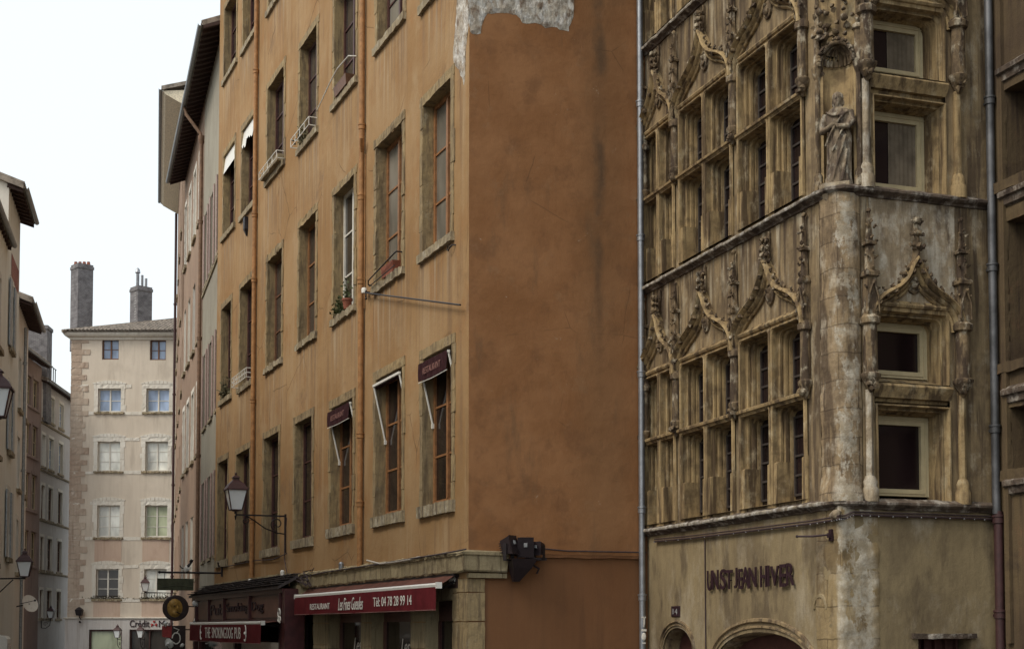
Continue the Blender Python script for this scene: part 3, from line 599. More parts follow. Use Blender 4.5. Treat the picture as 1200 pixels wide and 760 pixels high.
# ------------------------------------------------------------------ window awnings (first floor)
for k in range(3):
    a0, a1, z0, z1 = W1[k]; pxl = (493.7, 441, 387.5)[k]
    e = O.thing('window_awning', ['wine window awning with dim lettering on the window nearest the corner', 'half open white window awning frame right of the ochre pipe', 'wine window awning with dim lettering just left of the ochre pipe'][k], 'awning', (a0+a1)/2, 0, z0, 'small awnings on the first floor windows')
    w = (a1-a0)/2; H = z1-z0; q = MB(FRONT); zt = H-.12; ob = .06
    for s in (-1, 1): q.box(s*w-.016, s*w+.016, ob-.016, ob+.016, zt-.02, zt+.02)
    q.box(-w, w, ob-.02, ob+.02, zt-.02, zt+.025)
    zp = H*.55
    for s in (-1, 1): q.tube([(s*(w-.02), ob, zt), (s*(w-.02), -.175, zp)], .018, 6); q.box(s*(w-.02)-.025, s*(w-.02)+.025, -.19, -.15, zp-.05, zp+.03)
    q.build('awning_frame', 'white_metal', e)
    c = MB(FRONT)
    c.skin([[(-w+.01, -.10, H-.015), (w-.01, -.10, H-.015)], [(-w+.01, ob-.02, zt+.028), (w-.01, ob-.02, zt+.028)]], False)
    if k != 1:
        n = 14; drop = .30
        rows = [[(-w+.012+(2*w-.024)*i/n, ob+.034+.008*math.sin(i*2.1+r), zt+.02-drop*r/3-(.02*math.sin(math.pi*i/n) if r == 3 else 0)) for i in range(n+1)] for r in range(4)]
        c.grid(rows)
        c.build('awning_cloth', 'awn_small', e)
        t = MB(FRONT); t.text('RESTAURANT', -w*.62, w*.62, zt-.2, zt-.09, ob+.046, ob+.050, .2); t.build('lettering', 'text_dim', e)
        v = MB(FRONT); v.tube([(-w+.012, ob+.03, zt-drop-.005), (0, ob+.03, zt-drop-.022), (w-.012, ob+.03, zt-drop-.005)], .008, 5); v.build('trim', 'white_metal', e)
    else:
        c.tube([(-w+.03, ob-.06, zt-.02), (w-.03, ob-.06, zt-.02)], .035, 8); c.build('awning_cloth', 'awn_small', e)

# ------------------------------------------------------------------ restaurant awning
def awning(label, pl, pr, cloth, yb, yt, yv, proj, name='shop_awning'):
    """pl/pr: picture x of the two ends of the front bar; yt: picture y of the front bar at the right end; yb: back edge; yv: valance bottom"""
    a0 = O.fr(pl, 700, proj)[0]; a1 = O.fr(pr, 700, proj)[0]; zf = O.fr(pr, yt, proj)[1]; zk = yb; zv = O.fr(pr, yv, proj)[1]
    e = O.thing(name, label, 'awning', (a0+a1)/2, 0, zv)
    w = (a1-a0)/2; f, k = zf-zv, zk-zv
    q = MB(FRONT); n = 40
    q.grid([[(-w+2*w*i/n, .05+(proj-.05)*r/6, k+(f-k)*r/6-.012*math.sin(math.pi*r/6)+.004*math.sin(i*1.7)) for i in range(n+1)] for r in range(7)]); q.build('awning_top', 'awn_top', e, smooth=60)
    v = MB(FRONT); v.grid([[(-w+.01+(2*w-.02)*i/n, proj+.028+.007*math.sin(i*.9+r*.6)*r/3, f-.02-(f-.02)*r/4-(.012*math.sin(i*.37) if r == 4 else 0)) for i in range(n+1)] for r in range(5)])
    for s in (-1, 1): v.add([(s*w, .06, k-.01), (s*w, proj, f), (s*w, proj, 0.02), (s*w, .3*proj, .12)], [(0, 1, 2, 3)]) if False else None
    v.build('valance', cloth, e, smooth=60)
    b = MB(FRONT); b.bar(-w-.02, w+.02, [(proj-.03, f-.03), (proj+.022, f-.03), (proj+.026, f+.02), (proj+.0, f+.045), (proj-.03, f+.04)]); 
    for s in (-1, 1): b.box(s*w-.03, s*w+.03, proj-.06, proj+.03, f-.045, f+.055)
    b.build('front_bar', 'white_metal', e)
    t = MB(FRONT); t.tube([(-w, proj+.03, .0), (0, proj+.03, -.006), (w, proj+.03, .0)], .007, 5); t.build('hem', 'text_dim', e)
    h = MB(FRONT)
    for s in (-.98, .98): h.tube([(s*w, .05, k-.12), (s*w*.96, proj*.55, (f+k)/2-.14), (s*w, proj-.02, f-.01)], .022, 6)
    h.box(-w, w, .0, .09, k-.05, k+.03); h.build('arms', 'iron', e)
    return e, w, f
e, w, f = awning('long burgundy restaurant awning with phone number in white', 346.5, 513, 'awn', O.fr(536, 672)[1], 685.5, 714, .36)
def apx(px): return O.fr(px, 700, .39)[0]-(e.matrix_world.inverted() @ e.location).x if False else O.fr(px, 700, .39)[0]
ac = (O.fr(346.5, 700, .36)[0]+O.fr(513, 700, .36)[0])/2
t = MB(FRONT)
t.text('RESTAURANT', apx(364)-ac, apx(387)-ac, f*.24, f*.55, .40, .404)
t.text('Tél: 04 78 28 99 14', apx(438)-ac, apx(483)-ac, f*.25, f*.68, .40, .404)
t.build('lettering', 'text_white', e)
t = MB(FRONT); t.text('Les Fines Gueules', apx(397)-ac, apx(426)-ac, f*.14, f*.76, .40, .404, .35); t.build('script_lettering', 'text_white', e)
m = MB(FRONT)                                            # white mascot-free ornament on the side cheek: two scrolls and a dot
aa = O.fr(533, 680)[0]-ac
for dx, dz, r in ((-.10, -.02, .07), (.09, .08, .085), (.07, -.04, .06)): scroll(m, (.03, f+.10+dz), r, 1.2, .016, 0, 1, 'oz', 0); k = len(m.v)
m.v = [((p[0]) , p[1], p[2]) for p in m.v]
m = MB(FRONT); 
for dx, dz, r in ((-.12, -.03, .06), (.08, .09, .075), (.04, -.03, .055), (-.03, -.02, .04)):
    pts = [(aa+dx+r*math.cos(t*.6)*(1-.03*t), .03, f+.12+dz+r*math.sin(t*.6)*(1-.03*t)) for t in range(16)]; m.tube(pts, .016, 6)
m.box(aa-.30, aa+.18, .004, .014, f-.02, f+.24) if False else None
b = MB(FRONT); b.box(aa-.26, aa+.2, .02, .028, f-.03, f+.27); b.build('cheek_board', 'signdark', e)
m.build('ornament', 'text_white', e)

# ------------------------------------------------------------------ pub front
po = .42
pa0, pa1 = O.fr(228, 710, po)[0], O.fr(333, 710, po)[0]
e = O.thing('pub_front', 'dark red wooden pub front with slate canopy and brown panels', 'shopfront', (pa0+pa1)/2, 0, 0); pc = (pa0+pa1)/2
pw = (pa1-pa0)/2; zr0 = O.fr(330, 686, po+.1)[1]; zr1 = O.fr(330, 681, .0)[1]+.12
q = MB(FRONT)
q.skin([[(-pw-.1, .07, zr1), (pw+.12, .07, zr1), (pw+.12, po+.16, zr0), (-pw-.1, po+.16, zr0)], [(-pw-.1, .07, zr1-.07), (pw+.12, .07, zr1-.07), (pw+.12, po+.16, zr0-.06), (-pw-.1, po+.16, zr0-.06)]], True, True)
for i in range(60):
    a = -pw-.08+(2*pw+.16)*i/60
    for r in range(4): q.box(a, a+.075, .09+r*(po+.06)/4, .09+(r+1)*(po+.06)/4+.03, 0, .001) if False else None
c = q.build('canopy', 'slate', e)
q = MB(FRONT)
for r in range(5):
    o = .08+(po+.08)*r/5; z = zr1+(zr0-zr1)*r/5
    i = -pw-.08
    while i < pw+.05:
        ww = rnd.uniform(.12, .2); q.box(i, min(pw+.1, i+ww-.008), o, o+.14, z+.012-.03+rnd.uniform(0, .01), z+.026-.03+rnd.uniform(0, .012), .004); i += ww
q.build('slate_course', 'slate', c)
q = MB(FRONT); zfa, zfb = O.fr(330, 693, po)[1], O.fr(330, 724, po)[1]
q.box(-pw, pw, 0.03, po, zfb, zr0-.05); q.box(-pw-.05, pw+.08, po, po+.07, zfa-.03, zr0-.052); q.box(-pw-.02, pw+.04, po, po+.045, zfb-.09, zfb-.01)
q.build('fascia', 'pubwood', e)
edges = [O.fr(x, 710, po)[0]-pc for x in (232.5, 247, 265, 295, 331)]
q = MB(FRONT); lt = MB(FRONT)
for i in range(4):
    a0, a1 = edges[i]+.09, edges[i+1]-.06
    q.box(a0, a1, po, po+.025, zfb+.03, zfa-.08)
for a in edges: 
    pm = MB(FRONT); pm.box(a-.05, a+.045, po, po+.09, zfb-.02, zfa-.02); pm.build('fascia_bracket', 'pubwood', e)
q.build('name_panel', 'pubpanel', e)
for i, s in ((1, 'Pub'), (2, 'Smoking'), (3, 'Dog')):
    a0, a1 = edges[i]+.2, edges[i+1]-.2
    if i == 3: a1 = a0+(a1-a0)*.45
    lt.text(s, a0, a1, zfb+.13, zfa-.17, po+.026, po+.055)
lt.build('raised_letters', 'text_wine', e)
q = MB(FRONT); q.box(pw-.02, pw+.26, .02, po+.05, 0, zr0-.06); q.box(-pw-.2, -pw, .02, po, 0, zfb); q.box(-pw, pw, .02, po-.06, 0, .75)
for x in (-.45, .0, .45): q.box(x*2*pw-.08, x*2*pw+.08, .02, po-.03, .75, zfb)
q.build('posts', 'pubwood', e)
g = MB(FRONT); g.add([(-pw, .3, .75), (pw, .3, .75), (pw, .3, zfb), (-pw, .3, zfb)], [(0, 1, 2, 3)]); g.build('pane', 'gl_dark', e)
q = MB(FRONT); q.lump((edges[0]-.02, po+.06, zfa-.1), .11, .2, 2); q.lump((edges[0]-.18, po+.02, zfb+.02), .09, .3, 1); q.build('globe_light', 'lampglass', e, smooth=60)
m = MB(FRONT)
for dx, dz, r in ((0, .1, .10), (.07, -.05, .07), (-.06, -.04, .05)):
    m.tube([(pw-.06+dx+r*math.cos(t*.6), po+.1, zfb+.02+dz+r*math.sin(t*.6)) for t in range(12)], .015, 6)
m.build('white_ornament', 'text_white', e)
zk = O.fr(307, 726, po+.15)[1]
po2 = po+.42
e, w, f = awning('burgundy pub awning with THE SMOKING DOG PUB in white capitals', 224, 307.5, 'awn', zk+.06, 729.5, 753.6, po2)
ac = (O.fr(224, 700, po2)[0]+O.fr(307.5, 700, po2)[0])/2
t = MB(FRONT); ap = lambda x: O.fr(x, 740, po2+.03)[0]-ac
for s, l, r in (('THE', 240.5, 246.6), ('SMOKING', 248.6, 264.8), ('DOG', 265.8, 273), ('PUB', 275, 282.3)): t.text(s, ap(l), ap(r), f*.2, f*.8, po2+.036, po2+.040)
t.build('lettering', 'text_white', e)
t = MB(FRONT)
for x, s in ((236, 1), (287.5, -1)):
    t.tube([(ap(x)+s*.11*math.cos(k*.45+1.8), po2+.04, f*.5+.19*math.sin(k*.45+1.8)) for k in range(9)], .014, 5); t.lump((ap(x), po2+.04, f*.5), .04, .2, 1)
t.build('crest', 'text_white', e)

# ------------------------------------------------------------------ street lamp on scroll bracket
aw = O.fr(335.5, 610)[0]; zb_ = O.fr(335.5, 640)[1]; za = O.fr(335.5, 604.5)[1]
e = O.thing('street_lamp', 'wrought iron street lamp on scrolled wall arm above the pub canopy', 'street lamp', aw, 0, zb_, 'old street lanterns')
L = .1; 
while O.M and True:
    P = O.M @ Vector((aw, -L, za)); d = P-EYE
    if 600+F*(d.x)/(d.dot(_fw)) < 276.5 or L > 3: break
    L += .01
h = za-zb_; q = MB(FRONT)
q.box(-.018, .018, .0, .045, -.15, h+.05); q.box(-.014, .014, .04, L, h-.018, h+.018)
q.tube([(0, .04, h-.42), (0, .22, h-.40), (0, .5, h-.30), (0, .8, h-.10), (0, .95, h-.015)], .016, 6)
scroll(q, (.22, h-.19), .17, 1.3, .014, -math.pi/2, 1); scroll(q, (.97, h-.14), .10, 1.3, .012, math.pi/2, 1)
q.tube([(0, L, h+.02), (0, L, h+.09)], .03, 8); q.tube([(0, L, h-.02), (0, L, h-.12)], [.03, .01], 8); q.build('bracket', 'iron', e)
lantern(e, (0, L, h+.09), .47)

# ------------------------------------------------------------------ hanging signs
ah = O.fr(261, 671)[0]; zh = O.fr(261, 671)[1]; 
e = O.thing('hanging_sign', 'mossy green plank hanging from a long iron bar', 'sign', ah, 0, zh)
def reach(B, a, z, px):
    L = .0
    while L < 4:
        d = B.M @ Vector((a, -L, z))-EYE
        if 600+F*d.x/d.dot(_fw) < px: break
        L += .01
    return L
L0 = reach(O, ah, zh, 187); q = MB(FRONT); q.tube([(0, 0, 0), (0, L0, .0)], .028, 8); q.box(-.03, .03, 0, .05, -.1, .22); q.tube([(0, .03, .18), (0, .12, .2), (0, .14, .3)], .03, 6); q.lump((0, L0, 0), .045, 0, 1)
l1, l2 = reach(O, ah, zh, 227), reach(O, ah, zh, 184.5)
for l in (l1+.12, l2-.2): q.tube([(0, l, 0), (0, l, -.2)], .008, 5)
q.build('iron_bar', 'iron', e)
q = MB(FRONT); q.skin([[(-.03+x, l1+(l2-l1)*t, -.17+dz) for x, dz in ((0, 0), (.06, 0), (.06, -.33), (0, -.33))] for t in (0, .25, .5, .75, 1)], True, True)
q.tube([(.035, l1+.03, -.40), (.035, (l1+l2)/2, -.36), (.035, l2-.05, -.43)], .012, 5); q.build('plank', 'greensign', e)
q = MB(FRONT); lf = reach(O, ah, zh, 219)                 # little perched figure: body, raised head, tail
q.lump((0, lf, .11), .10, .3, 2, (.7, 1, .9)); q.build('perched_ornament', 'white_metal', e)
q = MB(FRONT); q.tube([(0, lf-.02, .16), (0, lf-.10, .26), (0, lf-.17, .36)], [.05, .035, .02], 6); q.lump((0, lf-.12, .33), .06, .2, 1); q.tube([(0, lf+.06, .1), (0, lf+.16, .14), (0, lf+.2, .2)], .014, 5); q.build('perched_head', 'iron', e)
# round pub sign
ar = O.fr(236, 700)[0]; zr_ = O.fr(236, 712)[1]
lr = reach(O, ar, zr_, 206); e = O.thing('round_sign', 'round projecting pub sign with a painted golden face on dark brown', 'sign', ar, 0, zr_)
q = MB(FRONT); r0 = .36
ring = lambda rr, a: [(a, lr+rr*math.cos(k*2*math.pi/28), rr*math.sin(k*2*math.pi/28)) for k in range(28)]
q.skin([ring(r0, -.05), ring(r0+.03, -.03), ring(r0+.03, .03), ring(r0, .05)], True, True); q.tube([(0, 0, .05), (0, lr-r0, .05)], .02, 6); q.build('disc', 'signdark', e)
q = MB(FRONT)                                            # face in low relief: brow, nose, cheek, chin, seen three-quarter
def blob(c, ry, rz, d=.03, n=16): q.skin([[(.05+dd, lr+c[0]+ry*s*math.cos(k*2*math.pi/n), c[1]+rz*s*math.sin(k*2*math.pi/n)) for k in range(n)] for s, dd in ((1, 0), (.85, d*.7), (.4, d))], True, True)
blob((.03, .0), .23, .28); blob((.05, .11), .17, .13, .045); blob((-.05, -.01), .05, .10, .075); blob((.02, -.15), .13, .10, .05)
q.build('painted_face', 'gold', e, smooth=60)
q = MB(FRONT)
def dk(c, ry, rz): q.skin([[(.096+dd, lr+c[0]+ry*s*math.cos(k*.785), c[1]+rz*s*math.sin(k*.785)) for k in range(8)] for s, dd in ((1, 0), (.5, .012))], True, True)
dk((.05, .06), .035, .018); dk((-.07, .06), .03, .016); dk((-.02, -.12), .06, .014)
q.tube([(.09, lr-.03, -.13), (.10, lr-.13, -.18), (.10, lr-.2, -.14)], .018, 6); q.build('features', 'signdark', e)
e = O.thing('bracket_sign', 'dark projecting sign with white scrolls below the round face sign', 'sign', ar, 0, zr_-1.15)
q = MB(FRONT); q.box(-.04, .04, lr-.30, lr+.22, -.25, .62); q.tube([(0, 0, .5), (0, lr, .5)], .02, 6); q.build('board', 'signdark', e)
q = MB(FRONT); q.tube([(.05, lr-.02+.12*math.cos(k*.55), .24+.17*math.sin(k*.55)) for k in range(11)], .02, 5); q.tube([(.05, lr-.02, .38), (.05, lr-.1, .5), (.05, lr+.06, .56)], .016, 5); q.build('scroll', 'text_white', e)
q = MB(FRONT); q.box(-.02, .05, lr+.12, lr+.38, .28, .62, .02); q.build('red_flag', 'red', e)
q = MB(FRONT); q.lump((.06, lr+.18, .08), .13, .4, 2); q.lump((.06, lr+.3, .68), .07, .5, 1); q.lump((.06, lr-.2, .02), .07, .4, 1); q.build('pale_figure', 'gl_curt', e)

# ------------------------------------------------------------------ floodlights on the corner of the band
def flood(px, py, s, ang, tilt, label):
    y, z = O.sd(px, py, .22); e = O.thing('floodlight', label, 'floodlight', y, .22, z, 'floodlights at the corner', side=True)
    e.rotation_euler = (0, 0, O.ang+R(ang))
    mt = Matrix.Rotation(R(tilt), 3, 'X')
    q = MB(RAW); w, h, d = .15*s, .19*s, .12*s
    pts = [(-w, -d, -h), (w, -d, -h), (w, -d, h), (-w, -d, h)]; pk = [(-w*.72, d, -h*.7), (w*.72, d, -h*.7), (w*.72, d, h*.78), (-w*.72, d, h*.78)]
    rim = [(p[0]*1.08, -d-.02, p[2]*1.07) for p in pts]
    q.skin([rim, pts, pk], True, True)
    for i in range(5): q.box(-w*.6, w*.6, d, d+.05*s, -h*.5+i*h*.25, -h*.5+i*h*.25+.015*s)
    q.v = [tuple(mt @ Vector(v)) for v in q.v]; q.build('housing', 'darkbox', e)
    q = MB(RAW); q.box(-w*1.12, -w*1.02, -.03, .03, -h*1.5, .05); q.box(w*1.02, w*1.12, -.03, .03, -h*1.5, .05); q.box(-w*1.12, w*1.12, -.03, .03, -h*1.56, -h*1.46); q.build('yoke', 'iron', e)
    q = MB(RAW); q.box(-.035*s, .035*s, d, d+.012, -.04*s, .04*s); 
    q.v = [tuple(mt @ Vector((v[0], -v[1]-.025, v[2]+.05*s))) for v in q.v]; q.build('label_plate', 'lens', e)
flood(596, 640, .76, 128, -14, 'dark floodlight on the stone band, the one next to the house corner')
flood(616, 639, .80, 66, 16, 'upright dark floodlight in the middle of the corner cluster')
flood(632, 643, .55, 30, -5, 'small dark floodlight beside the two larger ones, on the wall side')
y, z = O.sd(607, 662, .1)
e = O.thing('floodlight_bracket', 'dark tapering iron bracket under the floodlights on the band', 'bracket', y, .08, z, side=True)
q = MB(RAW); q.skin([[(.0, -.2, .1), (.0, .24, .1), (.26, .24, .1), (.26, -.2, .1)], [(.0, -.15, -.05), (.0, .16, -.05), (.2, .16, -.05), (.2, -.15, -.05)], [(.02, -.1, -.26), (.02, .0, -.26), (.08, .0, -.26), (.08, -.1, -.26)]], True, True)
q.tube([(.1, .2, .02), (.1, .33, -.05), (.08, .30, -.13)], .02, 6); q.box(.02, .2, .12, .42, .08, .12); q.build('bracket_body', 'darkbox', e)

# ------------------------------------------------------------------ small ironwork, planters and cables on the front
az = O.fr(433, 343); e = O.thing('wall_rod', 'long thin iron rod with a white cap, fixed to the front below the planter', 'iron rod', az[0], .0, az[1])
rl = O.fr(538, 357, .12)
q = MB(FRONT); q.tube([(0.02, .0, .0), (.05, .1, .0)], .018, 6); q.tube([(.05, .1, -.02), (rl[0]-az[0], .1, rl[1]-az[1])], .016, 6); q.tube([(.1, .1, .02), (.1, .1, -.13)], .014, 6); q.lump((.1, .1, -.14), .03, 0, 1); q.tube([(.1, .1, -.07), (.15, .12, -.1)], .01, 5); q.build('rod', 'iron', e)
q = MB(FRONT); q.lathe(-.02, .1, [(.0, -.01), (.055, -.01), (.058, .06), (.045, .09), (.0, .1)], 12); q.build('white_cap', 'white_metal', e, smooth=40)
hk = O.fr(530, 292); e = O.thing('wall_hook', 'small black iron S hook in the ochre front near the corner', 'hook', hk[0], 0, hk[1])
q = MB(FRONT); q.tube([(.17, .0, .03), (.12, .05, .035), (.06, .07, .0), (.0, .07, -.03), (-.05, .07, 0), (-.04, .07, .05), (.0, .07, .06)], .012, 6); q.build('hook_body', 'iron', e)
def sillpt(W, t=.5): return W[0]+(W[1]-W[0])*t, W[2]
# planter box with rail at second floor window 2
a, z = sillpt(W2[1]); w = W2[1][1]-W2[1][0]
e = O.thing('window_box', 'red brown flower box behind a thin iron rail on a sill near the house corner', 'flower box', a, .0, z, 'flower boxes')
q = MB(FRONT); q.skin([[(-.20, -.05, .0), (.44, -.05, .0), (.44, .07, .0), (-.20, .07, .0)], [(-.24, -.07, .2), (.48, -.07, .2), (.48, .09, .2), (-.24, .09, .2)], [(-.21, -.05, .2), (.45, -.05, .2), (.45, .07, .2), (-.21, .07, .2)], [(-.21, -.05, .15), (.45, -.05, .15), (.45, .07, .15), (-.21, .07, .15)]], True, True); q.build('trough', 'terracotta', e)
q = MB(FRONT); q.tube([(-w/2-.12, .0, .0), (-w/2-.12, .13, .04), (-w/2-.05, .15, .10), (w/2, .15, .24), (w/2+.06, .13, .26), (w/2+.06, 0, .26)], .014, 6); q.tube([(-w/2-.1, .12, .0), (w/2+.0, .14, .02)], .01, 5); q.build('rail', 'iron', e)
# plants on sill of second floor window 3
a, z = sillpt(W2[2]); w = W2[2][1]-W2[2][0]
plant('potted_plant', 'straggly green plant on the rough sill left of the ochre pipe', O, a-.18, .03, z, 140, (.2, .06, .14), .09, 'leaf')
e = O.thing('flower_pot', 'small terracotta flower pot at the right of the rough planted sill', 'flower pot', a+.30, .02, z)
q = MB(FRONT); q.lathe(0, 0, [(.07, 0), (.10, .17), (.115, .17), (.115, .21), (.095, .21), (.09, .17)], 12); q.build('pot', 'terracotta', e, smooth=40)
plant('potted_plant', 'thin tall plant in the terracotta pot on the planted sill', O, a+.30, .02, z+.18, 50, (.04, .04, .2), .08, 'leaf')
# white railings
def railing(W, label, kind, group='white sill railings'):
    a, z = sillpt(W); w = (W[1]-W[0])/2
    e = O.thing('sill_railing', label, 'railing', a, 0, z-.02, group)
    q = MB(FRONT); o = .2
    for zz in ((.04, .22) if kind == 0 else (.04, .16, .28)): q.tube([(-w-.08, .0, zz), (-w-.08, o, zz), (w+.08, o, zz), (w+.08, 0, zz)], .011, 5)
    n = 4 if kind == 0 else 9
    for i in range(n+1): q.tube([(-w-.08+(2*w+.16)*i/n, o, .04), (-w-.08+(2*w+.16)*i/n, o, .22 if kind == 0 else .28)], .008, 5)
    q.build('rail', 'white_metal', e)
    return e, w
e, w = railing(W3[4], 'white railing round a stone trough on the sill left of the dry plant', 0)
q = MB(FRONT); q.rough(-w-.03, w+.03, .02, .17, .0, .17, .02, .06); tq = q.build('stone_trough', 'sillstone', None); tq.matrix_world = e.matrix_basis; tag(tq, 'pale stone trough held inside the low white railing', 'trough')
e, w = railing(W3[3], 'white railing on the sill with the dry plant, third window from the corner', 0)
plant('dry_plant', 'dry bushy plant on the sill behind a white railing', O, sillpt(W3[3], .25)[0], .04, W3[3][2], 120, (.12, .06, .16), .09, 'dryleaf')
a, z = sillpt(W3[2]); w = (W3[2][1]-W3[2][0])/2
e = O.thing('bent_rail', 'thin pale bent rail sagging across a sill beside the ochre pipe, high up', 'railing', a, 0, z)
q = MB(FRONT); q.tube([(w+.05, .0, .42), (w, .16, .42), (.1, .2, .40), (-.3, .23, .28), (-w-.05, .25, .10), (-w-.5, .25, .0)], .014, 6); q.build('rail', 'white_metal', e)
a, z = sillpt(W3[2]); e = O.thing('window_box', 'dark weathered flower box under the bent pale rail', 'flower box', a, 0, z, 'flower boxes'); q = MB(FRONT); q.skin([[(-.42, -.05, 0), (.42, -.05, 0), (.42, .1, 0), (-.42, .1, 0)], [(-.46, -.06, .2), (.46, -.06, .2), (.46, .13, .2), (-.46, .13, .2)], [(-.44, -.04, .17), (.44, -.04, .17), (.44, .1, .17), (-.44, .1, .17)]], True, True); q.build('trough', 'wood_br', e)
e, w = railing(W2[5], 'tall white metal railing on a sill left of the second ochre pipe', 1)
a, z = sillpt(W2[6]); plant('potted_plant', 'dark purple leafed plant on the last ochre sill beside the pale house', O, a, .04, z, 120, (.25, .06, .18), .12, 'dryleaf')
# white cloth pelmets on two upper windows
for k, lab in ((5, 'ragged white sun blind at the head of a window right beside the second ochre pipe'), (6, 'white sun blind at the head of the last high window of the ochre front')):
    a0, a1, z0, z1 = W3[k]; n = 14
    e = O.thing('sun_blind', lab, 'blind', (a0+a1)/2, 0, z1-.5, 'white blinds on upper windows'); w = (a1-a0)/2
    q = MB(FRONT); q.grid([[(-w+2*w*i/n, .02-.06*(1-r), .5*(1-r)-.02+(r*rnd.uniform(-.1, .14) if k == 5 else 0)) for i in range(n+1)] for r in (0, .5, 1)]); q.build('cloth', 'white_metal', e)
# little wall box
bx = O.fr(290, 268); e = O.thing('wall_lantern_box', 'tiny dark box fixed under an upper sill near the second pipe', 'wall box', bx[0], 0, bx[1]); q = MB(FRONT); q.skin([[(-.03, 0, -.2), (.03, 0, -.2), (.02, .03, -.2), (-.02, .03, -.2)], [(-.1, 0, -.02), (.1, 0, -.02), (.08, .1, -.02), (-.08, .1, -.02)], [(-.1, 0, .3), (.1, 0, .3), (.1, .1, .3), (-.1, .1, .3)]], True, True); q.build('box', 'iron', e)
# cables along the band
def cable(name, label, pts, r, m, side=False):
    q = MB(SIDE if side else FRONT); q.tube(pts, r, 6); o = q.build(name, m, None); o.matrix_world = O.M; return tag(o, label, 'cable')
def ft(px, py, o): a, z = O.fr(px, py, o); return (a, o, z)
cable('pale_conduit', 'pale curved conduit lying along the top of the stone band', [ft(430, 656, .08), ft(445, 660, .17), ft(462, 658, .17), ft(480, 655, .17), ft(492, 652, .15)], .017, 'palecable')
cable('front_cable', 'dark cable running along the stone band of the ochre front', [ft(337, 676, .1), ft(352, 676, .12), ft(380, 670, .17), ft(420, 664, .17), ft(470, 656, .17), ft(520, 648, .17), ft(546, 643, .17)], .014, 'cable')
for i in range(6):
    cable('loose_cable', 'tangled dark cables hanging at the joint of pub and restaurant', [ft(338+i*2, 675+i, .14), ft(350+i*2.2, 682-rnd.uniform(0, 6), .2), ft(357+i*1.5, 690-rnd.uniform(0, 12), .24), ft(360+i*1.2-rnd.uniform(0, 8), 668+rnd.uniform(0, 6), .16), ft(363+i, 664+rnd.uniform(0, 9), .14)], .011, 'cable')['group'] = 'cables in the tangle'
cable('front_cable', 'dark cable sagging below the first floor sills above the pub', [ft(262, 664, .04), ft(300, 656, .05), ft(320, 655, .05), ft(336, 648, .06)], .013, 'cable')
cable('lamp_cable', 'dark cable dropping from the scroll bracket lamp to the band', [ft(336, 606, .05), ft(334, 630, .05), ft(333.5, 655, .06), ft(337, 676, .1)], .012, 'cable')
for px, py, lab in ((400, 661, 'short grey metal stub standing on the stone band'), (293, 680, 'white spot light on the pub canopy'), (331, 670, 'white junction box at the corner of the pub canopy')):
    a, z = O.fr(px, py, .12); e = O.thing('wall_fitting', lab, 'fitting', a, .12, z-.08); q = MB(FRONT); q.lathe(0, 0, [(.05, -.02), (.055, .10), (.03, .13)], 10); q.box(-.02, .02, -.12, 0, .0, .03); q.build('fitting_body', 'white_metal' if px < 350 else 'zinc', e, smooth=40)

# ================================================================== GOTHIC CORNER HOUSE
G_ = Bld('gothic_house', 'carved flamboyant gothic stone house with corner niche and iron letter sign', 'house', 4.157, 18.0, (.342, -1))
GL, GR, GDEP = -5.95, 2.36, 9.0
zC1, zC2 = G_.fr(950, 592)[1], G_.fr(950, 234)[1]; DZ = zC2-zC1
M['gstone'] = weathered('gothic_wall_stone', (.335, .245, .135), (.245, .18, .10), (.062, .042, .029), (.50, .43, .31), big=.7, blot=2.4, streak=(7, .5), dk=(.485, .64), pl=(.57, .70), dk_amt=.8, pl_amt=.65, bump=.55, seed=1, rows=(zC1, zC2, zC2+DZ))
P0, P1_, P2_ = G_.fr(948, 400)[0], G_.fr(865, 400)[0], G_.fr(796, 400)[0]
NA, NB = -.42, .355                                        # plan ends of the corner niche
zHead, zTran, zApex, zFin, zSpr = G_.fr(944, 369)[1], G_.fr(948, 462)[1], G_.fr(905, 311)[1], G_.fr(904, 284)[1], G_.fr(948, 380)[1]
zPb, zPt = G_.fr(948, 466)[1], G_.fr(948, 252)[1]
z0w = zC1+.09
def rrect(a0, a1, z0, z1, r, o, k=5):
    r = max(.004, min(r, (a1-a0)*.49)); L = [(a0, o, z0), (a1, o, z0)]
    for cx, st in ((a1-r, 0), (a0+r, math.pi/2)):
        for i in range(k+1): t = st+math.pi/2*i/k; L.append((cx+r*math.cos(t), o, z1-r+r*math.sin(t)))
    return L
PROF = [(0, .02), (.010, .052), (.030, .062), (.046, .045), (.050, .0), (.044, -.04), (.054, -.07), (.066, -.055), (.076, -.065), (.078, -.10), (.070, -.112), (.076, -.13), (.092, -.14), (.104, -.125), (.110, -.14), (.108, -.18), (.100, -.19), (.112, -.21), (.122, -.20), (.126, -.225), (.132, -.27)]
def cell(mb, a0, a1, z0, z1, r=.1, prof=PROF, sill=True):
    mb.skin([rrect(a0+i, a1-i, z0+(0 if sill else i)+max(0, -o)*.24, z1-i*.8, (r*(i/prof[-1][0])**.5 if i else .004)*(1 if r else 0)+.004, o) for i, o in prof])
